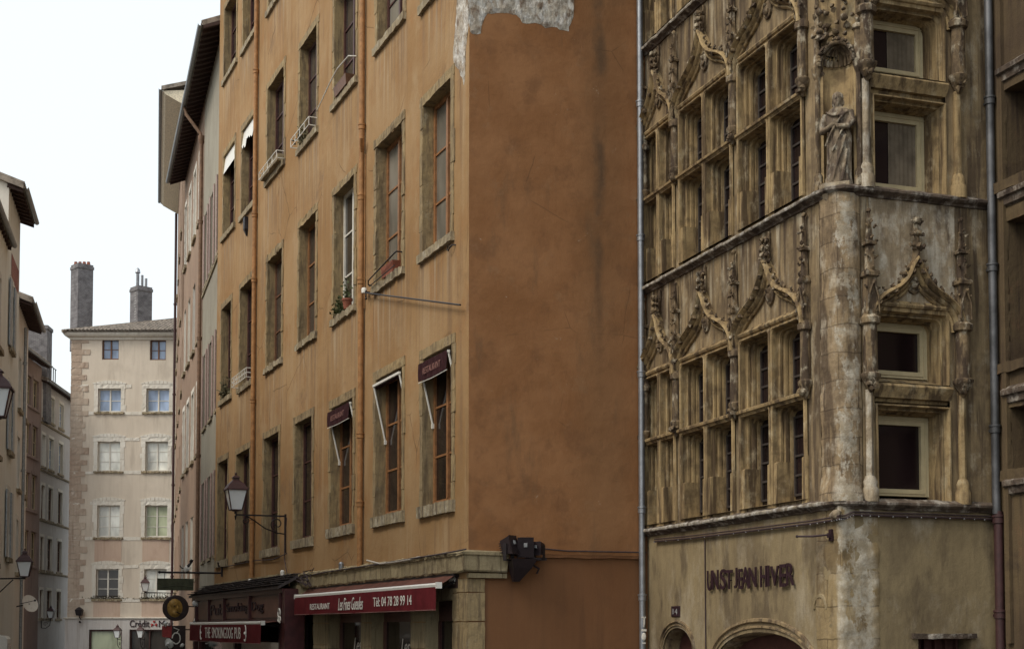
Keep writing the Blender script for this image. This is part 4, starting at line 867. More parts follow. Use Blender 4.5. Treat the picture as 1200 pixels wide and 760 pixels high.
def pinnacle(mp, E, a, zb, zt, r=.060, o=.08, name='pinnacle'):
    """corbelled buttress shaft: leafy corbel, ringed shaft, gablet, crocketed spirelet"""
    m = MB(mp); h = zt-zb
    m.lathe(a, o*.7, [(.02, zb-.02), (r*.9, zb+.07), (r*1.5, zb+.15), (r*1.75, zb+.18), (r*1.75, zb+.215), (r*1.25, zb+.24), (r*1.15, zb+h*.36), (r*1.7, zb+h*.37), (r*1.8, zb+h*.40), (r*1.2, zb+h*.42)], 8)
    for i in range(7): m.lump((a+rnd.uniform(-.06, .06), o+rnd.uniform(-.01, .06), zb+.03+rnd.uniform(0, .13)), .045, .5, 1)
    sq = lambda w, z: [(a-w, o*.75-w, z), (a+w, o*.75-w, z), (a+w, o*.75+w, z), (a-w, o*.75+w, z)]
    m.skin([sq(r*1.0, zb+h*.42), sq(r*.85, zb+h*.62), sq(r*1.25, zb+h*.63), sq(r*1.25, zb+h*.65), sq(r*.62, zb+h*.67), sq(r*.5, zb+h*.8), sq(r*.95, zb+h*.805), sq(r*.95, zb+h*.82), sq(r*.45, zb+h*.83), sq(.012, zt)], True, True)
    for s in (-1, 1):                                     # gablet ribs
        m.tube([(a+s*r*1.1, o*.75+r*1.1, zb+h*.43), (a+s*r*.9, o*.75+r*1.2, zb+h*.52), (a, o*.75+r*1.25, zb+h*.60)], .014, 5)
    for k in range(5):
        z = zb+h*(.56+.085*k)
        for s in (-1, 1): m.leaf((a+s*r*(.8-.1*k), o+.02, z), (s, .6), .055)
        m.leaf((a, o+r*.9-.012*k, z+.05), (0, 1), .05)
    m.lump((a, o*.75, zt), .04, .4, 1)
    m.build(name, 'gcarve', E, smooth=45)
def ogee(a0, a1, zs, za, n=16):
    w = (a1-a0)/2; h = za-zs; pts = []
    bz = lambda p, t: tuple((1-t)**3*p[0][i]+3*(1-t)**2*t*p[1][i]+3*(1-t)*t*t*p[2][i]+t**3*p[3][i] for i in (0, 1))
    for i in range(n+1):
        t = i/n
        pts.append(bz(((0, 0), (0, .26), (.22, .40), (.5, .50)), t*2) if t <= .5 else bz(((.5, .5), (.78, .60), (.93, .78), (1, 1)), t*2-1))
    L = [(a0+w*x, zs+h*z) for x, z in pts]; return L+[(a0+a1-x, z) for x, z in L[-2::-1]]
def sweep_face(mb, path, prof):
    """profile [(n outward from the arch, o)] along a path in the (a, z) plane"""
    P = [Vector(p) for p in path]; loops = []
    for i, p in enumerate(P):
        t = (P[min(i+1, len(P)-1)]-P[max(i-1, 0)]).normalized(); n = Vector((-t.y, t.x))
        loops.append([(p.x+n.x*k, o, p.y+n.y*k) for k, o in prof])
    mb.skin(loops, True, True)
def hood(mp, E, a0, a1, zs, za, zf, zl, tymp=True, med=True):
    """ogee hood mould with crockets and finial, and the carved field under it"""
    path = ogee(a0, a1, zs, za); m = MB(mp)
    sweep_face(m, path, [(-.085, -.01), (-.085, .035), (-.065, .055), (-.045, .04), (-.035, .03), (-.025, .075), (-.0, .10), (.015, .085), (.02, .07), (.03, .13), (.055, .165), (.08, .15), (.09, .10), (.07, -.01)])
    hm = m.build('hood_mould', 'gwin', E, smooth=40); m = MB(mp)
    n = len(path)//2
    for i in range(2, len(path)-2, 2):
        p, q = Vector(path[i]), Vector(path[i+1]); t = (q-p).normalized(); nn = Vector((-t.y, t.x)); c = p+nn*.08
        sc = .07 if abs(i-n) > 2 else .055
        m.leaf((c.x, .09, c.y), (nn.x+t.x*(.5 if i < n else -.5), nn.y), sc*rnd.uniform(.8, 1.25))
        if rnd.random() < .6: m.lump((p.x+nn.x*.03, .13, p.y+nn.y*.03), .04, .5, 1)
    ac = (a0+a1)/2; m.tube([(ac, .07, za-.05), (ac, .09, (za+zf)/2), (ac, .08, zf)], [.06, .045, .03], 7)
    for k in range(3):
        z = za+(zf-za)*(.35+.3*k)
        for s in (-1, 1): m.leaf((ac+s*.03, .10, z), (s, .35), .085-.012*k)
        m.lump((ac, .14, z+.03), .045, .5, 1)
    m.lump((ac, .09, zf+.02), .05, .5, 1)
    m.build('crockets', 'gcarve', hm, smooth=50)
    # flat string over the lights, stepped mouldings
    m = MB(mp); m.bar(a0-.02, a1+.02, [(-.02, zl-.05), (.03, zl-.04), (.035, zl-.01), (.06, zl+.0), (.075, zl+.03), (.06, zl+.055), (.03, zl+.06), (.02, zl+.09), (-.02, zl+.1)]); m.build('lintel', 'gwin', E)
    if med:
        m = MB(mp); zc = zl+.1+(za-zl)*.42
        m.skin([[(ac+rr*.095*math.cos(k*.5236), o, zc+rr*.13*math.sin(k*.5236)) for k in range(12)] for rr, o in ((1.25, .0), (1.2, .035), (1., .045), (.9, .025), (.6, .04), (.2, .07))], True, True)
        m.lump((ac, .05, zc+.03), .05, .5, 1); m.lump((ac+.01, .05, zc-.05), .06, .5, 1, (.9, .7, 1))
        m.build('medallion', 'gcarve', E, smooth=50)
def bay(a0, a1, dz, cols, apex):
    """one mullioned window with its hood"""
    m = MB(FRONT); w = (a1-a0)/cols; zt = zTran+dz; za = zHead+dz; zb0 = z0w+dz
    pn = MB(FRONT)
    for c in range(cols):
        b0, b1 = a0+w*c, a0+w*(c+1)
        cell(m, b0, b1, zt, za, .13); cell(m, b0, b1, zb0, zt, .10)
        for lo, hi in ((zb0, zt), (zt, za)):
            pn.add([(b0+.12, -.258, lo), (b1-.12, -.258, lo), (b1-.12, -.258, hi-.1), (b0+.12, -.258, hi-.1)], [(0, 1, 2, 3)])
    wn = m.build('window', 'gwin', G_.e, smooth=30)
    pn.build('pane', 'gl_wine', wn)
    # casement lines in front of the glass
    q = MB(FRONT)
    for c in range(cols):
        b0, b1 = a0+w*c, a0+w*(c+1); cc = (b0+b1)/2
        for lo, hi in ((zb0+.11, zt-.17), (zt+.11, za-.17)):
            q.box(b0+.133, b0+.165, -.257, -.235, lo, hi); q.box(b1-.165, b1-.133, -.257, -.235, lo, hi)
            n = 4 if hi-lo > .9 else 3
            for k in range(n+1): q.box(b0+.165, b1-.165, -.257, -.2355, lo+(hi-lo-.03)*k/n, lo+(hi-lo-.03)*k/n+.03)
    q.build('casement', 'leading', wn)
    # transom ledge
    m = MB(FRONT); m.bar(a0-.03, a1+.03, [(-.1, zt-.06), (.04, zt-.05), (.05, zt-.02), (.085, zt-.005), (.09, zt+.03), (.05, zt+.05), (-.1, zt+.10)]); m.build('transom', 'gwin', wn)
    # plinths at the feet of jambs and mullions
    for c in range(cols):
        for s, b in ((1, a0+w*c), (-1, a0+w*(c+1))):
            a_, b_ = sorted((b+s*.004, b+s*.130)); h = .56
            m = MB(FRONT); m.skin([[(a_, -.24, zb0-.05), (b_, -.24, zb0-.05), (b_, .035, zb0-.05), (a_, .035, zb0-.05)], [(a_, -.24, zb0+h), (b_, -.24, zb0+h), (b_, .03, zb0+h), (a_, .03, zb0+h)], [(a_, -.24, zb0+h+.02), (b_, -.24, zb0+h+.02), (b_, .0, zb0+h+.02), (a_, .0, zb0+h+.02)]], True, True); m.build('plinth', 'gwin', wn)
def corner_path():
    return [(NA, .0), (-.20, 0)]+[(-.15+.15*math.sin(t), .15-.15*math.cos(t)) for t in [math.pi/2*i/6 for i in range(7)]][0:]+[(0, .22), (0, NB)]
def pier(z0, z1, m, proud, course=.36, foot=0., path=None, name='corner_pier', drop=None):
    pts = path or corner_path(); D = []
    for i in range(len(pts)-1):
        a, b = Vector(pts[i]), Vector(pts[i+1]); n = max(1, int((b-a).length/.05))
        for k in range(n): D.append(a+(b-a)*k/n)
    D.append(Vector(pts[-1])); nz = int((z1-z0)/.045); rows = []
    q = MB(RAW); D = [tuple(d) for d in D]; offs = {}
    for k in range(nz+1):
        z = z0+(z1-z0)*k/nz; f = ((z-z0)/course) % 1; c = int((z-z0)/course); e = min(f, 1-f)*course
        rr = []
        nv = noise.noise((c*7.7, 1, 3))*.012
        for i, p in enumerate(D):
            d = proud+nv*.6+noise.noise((p[0]*4+c*.3, p[1]*4, z*4))*.022+noise.noise((p[0]*14, p[1]*14, z*14))*.012+noise.noise((p[0]*34, p[1]*34, z*34))*.005-(.007 if e < .016 else 0)
            if foot: d += .07*max(0, 1-(z-z0)/foot)**2
            t = Vector(D[min(i+1, len(D)-1)])-Vector(D[max(i-1, 0)]); t.normalize(); n_ = Vector((t.y, -t.x))
            if i in (0, len(D)-1): d = -.01
            rr.append((p[0]+n_.x*d, p[1]+n_.y*d, z))
        rows.append(rr)
    q.grid(rows)
    if drop is not None:                                  # a skin that has flaked away in places
        nf_ = []
        for f in q.f:
            p = sum((Vector(q.v[i]) for i in f), Vector())/4; t = abs((q.f.index(f) % (len(D)-1))/(len(D)-2)-.5)*2
            if noise.noise((p.x*5+p.y*5, p.z*2.2, 7))+.5*noise.noise((p.x*15, p.y*15, p.z*9)) > drop+.55*t**3-.05: nf_.append(f)
        q.f = nf_
    q.build(name, m, G_.e, smooth=60)
bays = [(P1_+.085, P0-.03, 2), (P2_+.085, P1_-.085, 2), (GL+.03, P2_-.085, 2)]
yl, yr = G_.sd(1024, 400)[0], G_.sd(1112, 400)[0]
zwb, zwt, zt0, zt1 = G_.sd(1060, 589)[1], G_.sd(1060, 364)[1], G_.sd(1060, 474)[1], G_.sd(1060, 449)[1]
ypl, ypr = G_.sd(1016, 400)[0], G_.sd(1124, 400)[0]
PR2 = [(0, .0), (.01, .03), (.03, .03), (.04, .0), (.045, -.05), (.065, -.07), (.078, -.05), (.09, -.055), (.095, -.1), (.097, -.16), (.11, -.19), (.12, -.18), (.125, -.2), (.13, -.34)]
for s in range(3):
    dz = DZ*s; zlo, zhi = zC1+dz, zC2+dz
    m = MB(FRONT); m.wall(GL, NA, zlo, zhi, [(b[0], b[1], z0w+dz, zHead+dz) for b in bays]); m.build('front_wall', 'gstone', G_.e)
    m = MB(SIDE); zp = G_.sd(1072, 330)[1]+dz
    m.wall(NB, GR, zlo, zhi, [(yl, yr, zwb+dz, zwt+dz), (ypl+.05, ypr-.05, zwt+dz+.1, zhi)]); m.build('side_wall', 'gstone', G_.e)
    m = MB(SIDE); m.wall(ypl+.05, ypr-.05, zwt+dz+.1, zhi, [], .004); m.build('worn_wall_panel', 'gpale', G_.e)
    for b in bays: bay(b[0], b[1], dz, b[2], None)
    for k, (a0, a1) in enumerate(((P1_, P0), (P2_, P1_), (GL-.05, P2_))): hood(FRONT, G_.e, a0+.03, a1-.03, zSpr+dz, zApex+dz, zFin+dz, zHead+dz+.03)
    for a in (P0, P1_, P2_, GL+.08): pinnacle(FRONT, G_.e, a, zPb+dz, zPt+dz)
    # thin intermediate shafts above the hoods
    m = MB(FRONT)
    for a0, a1 in ((P1_, P0), (P2_, P1_), (GL, P2_)):
        ac = (a0+a1)/2; m.tube([(ac, .03, zFin+dz), (ac, .03, zhi-.15)], .022, 6)
    m.build('slender_shaft', 'gcarve', G_.e, smooth=50)
    # side window
    m = MB(SIDE)
    cell(m, yl, yr, zt1+dz, zwt+dz, .12, PR2); cell(m, yl, yr, zwb+dz, zt0+dz, 0, PR2)
    m.skin([[(y, -.34, zt0+dz-.11), (y, -.15, zt0+dz-.02), (y, -.12, zt0+dz+.03), (y, -.07, zt0+dz+.035), (y, -.06, zt0+dz+.075), (y, -.0, zt0+dz+.085), (y, .01, zt0+dz+.12), (y, .05, zt1+dz-.09), (y, .065, zt1+dz-.05), (y, .05, zt1+dz-.025), (y, .0, zt1+dz), (y, -.34, zt1+dz+.12)] for y in (yl-.02, yr+.02)], True, True)
    wn = m.build('window', 'gwin', G_.e, smooth=30)
    i = .128
    for lo, hi in ((zt1+dz+.125, zwt+dz-.10), (zwb+dz+.12, zt0+dz-.105)):
        q = MB(SIDE); f = .115; o0, o1 = -.36, -.30; y0, y1 = yl+i, yr-i
        q.box(y0, y0+f, o0, o1, lo, hi); q.box(y1-f, y1, o0, o1, lo, hi); q.box(y0+f, y1-f, o0, o1, hi-f, hi); q.box(y0+f, y1-f, o0, o1, lo, lo+f*.8)
        q.box(y0+f*.5, y1-f*.5, o1, o1+.012, lo+f*.3, lo+f*.5); q.box(y1-f*.55, y1-f*.42, o1, o1+.012, lo, hi); q.box(y0, y1, o1, o1+.012, hi-f*.5, hi-f*.38)
        fr = q.build('wooden_frame', 'cream_wood', wn)
        q = MB(SIDE); q.add([(y0+f*.9, o0+.01, lo+f*.5), (y1-f*.9, o0+.01, lo+f*.5), (y1-f*.9, o0+.01, hi-f*.9), (y0+f*.9, o0+.01, hi-f*.9)], [(0, 1, 2, 3)]); q.build('pane', 'gl_wine', fr)
        if s == 1:                                        # a drawn curtain seen just behind the glass line
            q = MB(SIDE); ys = y0+f+(y1-y0-2*f)*.36; n = 26
            q.grid([[(ys+(y1-f-ys)*k/n, o0+.02+.006*math.sin(k*1.5+.4*math.sin(k)), z) for k in range(n+1)] for z in (lo+f*.8, hi-f)]); q.build('curtain', 'curtain', fr, smooth=60)
    hood(SIDE, G_.e, ypl+.045, ypr-.045, G_.sd(1072, 386)[1]+dz, G_.sd(1072, 310)[1]+dz, G_.sd(1072, 262)[1]+dz, zwt+dz+.03)
    for y in (ypl, ypr):
        pinnacle(SIDE, G_.e, y, G_.sd(1070, 462)[1]+dz, G_.sd(1070, 254)[1]+dz, .078, .1)
        m = MB(SIDE); zz = G_.sd(1070, 462)[1]+dz
        m.tube([(y, .03, zlo+.32), (y, .03, zz+.02)], .05, 8); m.lathe(y, .03, [(.11, zlo+.0), (.11, zlo+.16), (.085, zlo+.2), (.095, zlo+.26), (.06, zlo+.33)], 10); m.build('shaft', 'gpale' if y < .8 else 'gwin', G_.e, smooth=45)
    if s != 1: pier(zlo, zhi, 'gashlar', .03, .36, .5)
# ground floor
dr = [G_.fr(x, 745)[0] for x in (840, 948)]; dzA = G_.fr(890, 740)[1]
d2 = [G_.fr(x, 745)[0] for x in (777, 811)]; dzB = G_.fr(794, 735)[1]
m = MB(FRONT); m.wall(GL, -.20, 0, zC1, [(dr[0], dr[1], 0, dzA), (d2[0], d2[1], 0, dzB)])
def arch_fill(m, a0, a1, zt, rise, n=20):
    c, rx = (a0+a1)/2, (a1-a0)/2
    m.skin([[(c-rx*math.cos(math.pi*i/n), 0, zt) for i in range(n+1)], [(c-rx*math.cos(math.pi*i/n), 0, zt-rise+rise*math.sin(math.pi*i/n)) for i in range(n+1)]], False)
arch_fill(m, *dr, dzA, .42); arch_fill(m, *d2, dzB, .36)
m.build('front_wall', 'grender', G_.e)
for (a0, a1), zt, rise, wd in ((dr, dzA, .42, 1.), (d2, dzB, .36, .62)):
    c, rx = (a0+a1)/2, (a1-a0)/2; m = MB(FRONT); n = 28
    loops = []
    for d, o in [(.20, .0), (.19, .03), (.15, .035), (.13, .0), (.10, -.01), (.085, .02), (.06, .02), (.04, -.03), (.015, -.05), (.0, -.03), (-.02, -.05), (-.03, -.12), (-.035, -.3)]:
        d *= wd
        loops.append([(c-(rx+d), o, 0)]+[(c-(rx+d)*math.cos(math.pi*i/n), o, zt-rise+(rise+d)*math.sin(math.pi*i/n)) for i in range(n+1)]+[(c+rx+d, o, 0)])
    m.skin(loops, False); ar_ = m.build('arched_door', 'gstone', G_.e, smooth=35)
    q = MB(FRONT); q.prism([(c-rx, 0)]+[(c-rx*math.cos(math.pi*i/n), zt-rise+rise*math.sin(math.pi*i/n)) for i in range(n+1)]+[(c+rx, 0)], -.34, -.28); q.build('door_leaf', 'wood_dk', ar_)
# relieving blank niche right of the door
a, z = G_.fr(962, 722); m = MB(FRONT)
m.skin([[(a+(r)*.15*math.cos(t), o, z+.1+r*.17*math.sin(t)) for t in [math.pi*i/10 for i in range(11)]] for r, o in ((1.2, 0.0), (1.15, .02), (.9, .022), (.85, .0))], False); m.build('blind_arch', 'grender', G_.e)
vy, vz0, vz1 = [G_.sd(x, 745)[0] for x in (1076, 1138)], G_.sd(1100, 775)[1], G_.sd(1100, 748)[1]
m = MB(SIDE); m.wall(.22, GR, 0, zC1, [(vy[0], vy[1], vz0, vz1)])
m.skin([[(vy[0], 0, vz0), (vy[1], 0, vz0), (vy[1], 0, vz1), (vy[0], 0, vz1)], [(vy[0], -.3, vz0), (vy[1], -.3, vz0), (vy[1], -.3, vz1), (vy[0], -.3, vz1)]]); m.build('side_wall', 'grender', G_.e)
m = MB(SIDE); m.box(vy[0], vy[1], -.3, -.27, vz0, vz1); 
for k in range(5): m.box(vy[0]+(vy[1]-vy[0])*(k+.5)/5-.012, vy[0]+(vy[1]-vy[0])*(k+.5)/5+.012, -.27, -.2, vz0, vz1)
m.build('cellar_opening', 'wood_dk', G_.e)
m = MB(SIDE); m.rough(vy[0]-.1, vy[1]+.06, -.05, .04, vz1+.005, vz1+.07, .012); m.build('opening_lintel', 'cornice', G_.e)
pier(0, zC1, 'gquoin', .010, .42, 0, [(-.6, 0), (-.20, 0), (-.03, 0), (0, .03), (0, .22), (0, .6)], 'corner_pier')
# string courses, following the corner
cp = [(GL, 0)]+[(GL+(-.30-GL)*i/70, 0) for i in range(1, 71)]+[(-.13, .02), (-.02, .13), (0, .30)]+[(0, .30+(GR-.30)*i/26) for i in range(1, 27)]
for s, zc in enumerate((zC1, zC2, zC2+DZ)):
    m = MB(RAW)
    sweep_plan(m, cp, [(-.03, zc-.10), (.03, zc-.095), (.045, zc-.07), (.09, zc-.055), (.115, zc-.035), (.118, zc-.005), (.10, zc+.008), (.02, zc+.05), (-.03, zc+.05)])
    m.v = [tuple(Vector(v)+noise.noise_vector(Vector(v)*6)*.010+noise.noise_vector(Vector(v)*17)*.005) for v in m.v]
    m.build('string_course', 'cornice', G_.e, smooth=40)
    m = MB(RAW); i0 = 0                                   # nose of the ledge, white with lime and lichen where it has not broken away
    while i0 < 70:
        i1 = min(70, i0+rnd.randint(5, 16)); sweep_plan(m, cp[i0:i1+1], [(.07, zc-.04), (.118, zc-.034), (.128, zc-.018), (.126, zc+.004), (.10, zc+.018), (.07, zc+.02)]); i0 = i1+rnd.choice((0, 0, 0, 1))
    m.v = [tuple(Vector(v)+noise.noise_vector(Vector(v)*6)*.010+noise.noise_vector(Vector(v)*17)*.007) for v in m.v]
    m.build('limed_nose', 'limenose', G_.e, smooth=40)
# ---- corner niche with shell hood (second floor)
dz = DZ; zlo, zhi = zC2, zC2+DZ
A, Bp = Vector((NA, 0)), Vector((0, NB)); C = (A+Bp)/2; u = (Bp-A).normalized(); nn = Vector((-u.y, u.x)); hr = (Bp-A).length/2
zsp = G_.sd(985, 74)[1] if False else G_.fr(962, 78)[1]
q = MB(RAW); n = 18; r = hr-.075
def np_(t, k=1., d=.8): p = C-u*(r*k*math.cos(t))+nn*(r*k*d*math.sin(t)); return p
q.grid([[(*np_(math.pi*i/n), z) for i in range(n+1)] for z in (zlo, zsp)])
q.grid([[(*np_(math.pi*i/n, math.cos(f*math.pi/2)*(1-.05*(i % 2))), zsp+r*1.25*math.sin(f*math.pi/2)) for i in range(n+1)] for f in [k/8 for k in range(9)]])
q.build('niche', 'gwin', G_.e, smooth=30)
q = MB(RAW)                                               # front of the pier round the niche: two jamb strips and the spandrel over the shell
for P, s in ((A, 1), (Bp, -1)):
    e_ = P+u*s*.075; q.add([(P.x, P.y, zlo), (e_.x, e_.y, zlo), (e_.x, e_.y, zsp), (P.x, P.y, zsp)], [(0, 1, 2, 3)])
k = 16; arc = [(C-u*(r*math.cos(math.pi*i/k)), zsp+r*1.25*math.sin(math.pi*i/k)) for i in range(k+1)]
q.skin([[(p.x, p.y, z) for p, z in arc], [(*(C-u*(hr*math.cos(math.pi*i/k) if 0 < i < k else hr*(1 if i == 0 else -1))), zhi if 0 < i < k else zsp) for i in range(k+1)]], False)
q.add([(A.x, A.y, zsp), (A.x, A.y, zhi), (C.x-u.x*hr*math.cos(math.pi/k), C.y-u.y*hr*math.cos(math.pi/k), zhi)], [(0, 1, 2)]); q.add([(Bp.x, Bp.y, zsp), (Bp.x, Bp.y, zhi), (C.x+u.x*hr*math.cos(math.pi/k), C.y+u.y*hr*math.cos(math.pi/k), zhi)], [(0, 1, 2)])
q.build('niche_surround', 'gwin', G_.e)
q = MB(RAW); ribs = 9                                     # fluted shell
for i in range(ribs):
    t = math.pi*(i+.5)/ribs; q.tube([(*np_(t, .97*math.cos(f*math.pi/2)), zsp+.02+r*1.2*math.sin(f*math.pi/2)) for f in (0, .2, .4, .6, .8, .93)], [.03, .032, .028, .024, .018, .01], 6)
q.build('shell', 'gcarve', G_.e, smooth=60)
on = -nn
q = MB(RAW); k = 20
arcf = [(C+on*.05-u*((r+.03)*math.cos(math.pi*i/k)), zsp+(r+.03)*1.25*math.sin(math.pi*i/k)) for i in range(k+1)]
q.tube([(p.x, p.y, z) for p, z in arcf], .035, 7)
for i in range(0, k+1):
    if rnd.random() < .75: p, z = arcf[i]; q.lump((p.x+on.x*.03, p.y+on.y*.03, z+.03), rnd.uniform(.02, .035), .5, 1)
for i in range(34): p = C+on*rnd.uniform(.0, .12)+u*rnd.uniform(-hr, hr)*.8; q.lump((p.x, p.y, zsp+r*1.25+rnd.uniform(.10, .9)), rnd.uniform(.03, .055), .5, 1)
q.build('niche_canopy', 'gcarve', G_.e, smooth=60)
q = MB(RAW); pb = C+on*.06
q.skin([[(pb.x+u.x*a+on.x*b, pb.y+u.y*a+on.y*b, z) for a, b in ((-w, -.15), (w, -.15), (w, d), (-w*.6, d+.05), (-w, d))] for w, d, z in ((.15, .06, zlo-.16), (.2, .14, zlo+.02), (.2, .14, zlo+.07))], True, True); q.build('statue_console', 'gpale', G_.e)
for P in (A, Bp):                                         # shafts flanking the niche
    q = MB(RAW); pts = [(P.x+on.x*.005, P.y+on.y*.005)]; x, y = pts[0]
    q.tube([(x, y, zlo+.25), (x, y, zsp-.1)], .036, 8); q.skin([[(x+rr*math.cos(k*.785), y+rr*math.sin(k*.785), z) for k in range(8)] for rr, z in ((.075, zlo+.03), (.075, zlo+.14), (.055, zlo+.18), (.062, zlo+.24), (.036, zlo+.28))], True, True)
    q.skin([[(x+rr*math.cos(k*.785), y+rr*math.sin(k*.785), z) for k in range(8)] for rr, z in ((.036, zsp-.16), (.07, zsp-.06), (.08, zsp), (.055, zsp+.03), (.05, zsp+.4), (.08, zsp+.42), (.08, zsp+.46), (.04, zsp+.5), (.015, zsp+1.1))], True, True)
    for i in range(14): q.lump((x+rnd.uniform(-.06, .06), y+rnd.uniform(-.06, .06), zsp+rnd.uniform(-.12, .9)), .032, .5, 1)
    q.build('niche_shaft', 'gcarve', G_.e, smooth=45)
# back and roof
m = MB(RAW); h = zC2+2*DZ
m.add([(GL, 0, 0), (GL, GDEP, 0), (GL, GDEP, h), (GL, 0, h)], [(0, 1, 2, 3)]); m.add([(GL, GDEP, 0), (0, GDEP, 0), (0, GDEP, h), (GL, GDEP, h)], [(0, 1, 2, 3)]); m.add([(0, GR, 0), (0, GDEP, 0), (0, GDEP, h), (0, GR, h)], [(0, 1, 2, 3)]); m.build('back_wall', 'gstone', G_.e)
roof(G_, GL, 0, GDEP, h, .4, .6)
# ---- statue
st = G_.thing('statue', 'stone statue of a robed bearded man standing in the corner niche', 'statue', 0, 0, 0)
sc_ = C+on*.07+u*.02; st.location = G_.M @ Vector((sc_.x, sc_.y, zlo+.07)); st.rotation_euler = (0, 0, G_.ang+math.atan2(u.y, u.x))
SH = G_.fr(985, 98)[1]-(zlo+.07); k_ = SH/1.78
q = MB(RAW)                                               # x to his left as we look, -y toward the street
def sec(z, rx, ry, cx=0, cy=0, folds=0., nf=9, ph=0):
    return [((cx+(rx*(1+folds*math.sin(nf*t+ph+z*4)+folds*.5*math.sin(2.3*nf*t+z*7)))*math.cos(t))*k_, (cy+(ry*(1+folds*math.sin(nf*t+ph+z*4)))*math.sin(t))*k_, z*k_) for t in [2*math.pi*i/48 for i in range(48)]]
q.skin([sec(0, .25, .21, 0, 0, .07), sec(.1, .235, .2, 0, 0, .09), sec(.35, .22, .185, .01, 0, .10), sec(.65, .225, .185, .02, 0, .09), sec(.88, .235, .19, .02, 0, .06), sec(1.02, .21, .17, .01, 0, .05), sec(1.2, .225, .165, 0, 0, .04), sec(1.36, .235, .15, 0, 0, .02), sec(1.44, .19, .125, 0, 0), sec(1.49, .09, .08, 0, -.01), sec(1.54, .065, .065, 0, -.015), sec(1.58, .07, .075, 0, -.02)], True, True)
head = [(1.52, .05, .06), (1.55, .075, .085), (1.60, .088, .105), (1.66, .095, .115), (1.71, .092, .11), (1.75, .075, .09), (1.78, .035, .045)]
q.skin([sec(z, rx, ry, 0, -.02) for z, rx, ry in head], True, True)
T = lambda pts, r: q.tube([tuple(c*k_ for c in p) for p in pts], [x*k_ for x in r], 10)
T([(-.24, 0, 1.38), (-.30, -.02, 1.18), (-.27, -.14, 1.02), (-.12, -.20, 1.06), (-.04, -.21, 1.12)], [.07, .075, .065, .05, .038])     # his right arm, hand on the chest
T([(.24, 0, 1.38), (.29, -.04, 1.16), (.23, -.17, 1.04), (.1, -.22, 1.06)], [.07, .075, .062, .045])
for i in range(5):                                        # fingers of the right hand
    T([(-.05+.0*i, -.215, 1.09+.014*i), (-.01, -.235, 1.105+.016*i), (.035-.006*abs(i-2), -.225, 1.115+.017*i)], [.012, .012, .009])
for i in range(5): T([(.10, -.225, 1.03+.014*i), (.06, -.25, 1.035+.016*i), (.03+.005*abs(i-2), -.235, 1.04+.016*i)], [.012, .012, .009])
q.lump((0, -.135*k_, 1.635*k_), .022*k_, 0, 1, (.8, 1.1, 1.4)); q.lump((0, -.10*k_, 1.545*k_), .055*k_, .25, 2, (1, .8, 1.5)); q.lump((0, -.09*k_, 1.49*k_), .045*k_, .3, 1, (1, .7, 1.4))   # nose, beard
for s in (-1, 1):
    q.lump((s*.036*k_, -.118*k_, 1.672*k_), .02*k_, 0, 1, (1.5, .7, .6)); q.lump((s*.095*k_, -.02*k_, 1.64*k_), .022*k_, 0, 1, (.5, .8, 1.4)); q.lump((s*.085*k_, .03*k_, 1.58*k_), .05*k_, .3, 1, (.8, 1, 1.8))
for pts in (((.22, -.06, 1.40), (.1, -.19, 1.22), (-.06, -.215, .98), (-.2, -.17, .72)), ((.24, -.08, 1.2), (.12, -.205, .95), (-.02, -.215, .66), (-.16, -.17, .36)), ((.2, -.15, .9), (.12, -.2, .6), (.02, -.205, .3), (-.06, -.2, .04)), ((-.2, -.1, 1.4), (-.06, -.18, 1.3), (.08, -.19, 1.28), (.22, -.08, 1.36)), ((.21, -.13, .62), (.17, -.17, .3), (.13, -.18, .03))):
    T(pts, [.022]*len(pts))                               # cloak folds
so_ = q.build('body', 'statue', st, smooth=70, weld=False)
rm = so_.modifiers.new('fuse', 'REMESH'); rm.mode = 'VOXEL'; rm.voxel_size = .009; rm.use_smooth_shade = True
q = MB(RAW); q.skin([sec(z, rx*1.08, ry*1.07, 0, .0, .03, 14) for z, rx, ry in [(1.655, .095, .115), (1.69, .096, .114), (1.73, .09, .10), (1.765, .06, .07), (1.79, .02, .03)]], True, True); q.build('hair', 'gpale', st, smooth=60)
# ---- letters, number, bracket, cables
LZ0, LZ1 = G_.fr(832, 691)[1], G_.fr(832, 668.5)[1]; la, lb = G_.fr(832, 690)[0], G_.fr(934, 690)[0]
e = G_.thing('letter_sign', 'dark capital letters UN ST JEAN HIVER standing off the wall above the arched door', 'sign', (la+lb)/2, 0, LZ0)
words = [('U', 0, .062), ('N', .062, .142), ('S', .165, .235), ('T', .236, .315), ('J', .337, .374), ('E', .390, .436), ('A', .425, .515), ('N', .51, .595), ('H', .64, .71), ('I', .720, .738), ('V', .752, .842), ('E', .85, .918), ('R', .922, 1.0)]
w = lb-la
for i, (c, x0, x1) in enumerate(words):
    q = MB(FRONT); j = rnd.uniform(-.012, .012); zz0, zz1 = j, LZ1-LZ0+rnd.uniform(-.012, .02)
    q.text(c, -w/2+w*x0, -w/2+w*x1, zz0, zz1, .035, .052, 0, .010)
    q.box(-w/2+w*(x0+x1)/2-.01, -w/2+w*(x0+x1)/2+.01, 0, .035, zz0+.12, zz0+.14)
    q.build('letter', 'text_wine', e)
HG = h
a, z = G_.fr(792.5, 722); e = G_.thing('number_plate', 'small dark house number plate reading 14 over the narrow arched door', 'number plate', a, 0, z)
q = MB(FRONT); h = G_.fr(792.5, 709.5)[1]-z; q.skin([[(-.15+i, o, i), (.15-i, o, i), (.15-i, o, h-i), (-.15+i, o, h-i)] for i, o in ((0, 0), (0, .015), (.01, .022), (.02, .018))], True, True); q.build('plate', 'text_wine', e)
q = MB(FRONT); q.text('14', -.085, .085, .04, h-.04, .019, .023); q.build('number', 'lens', e)
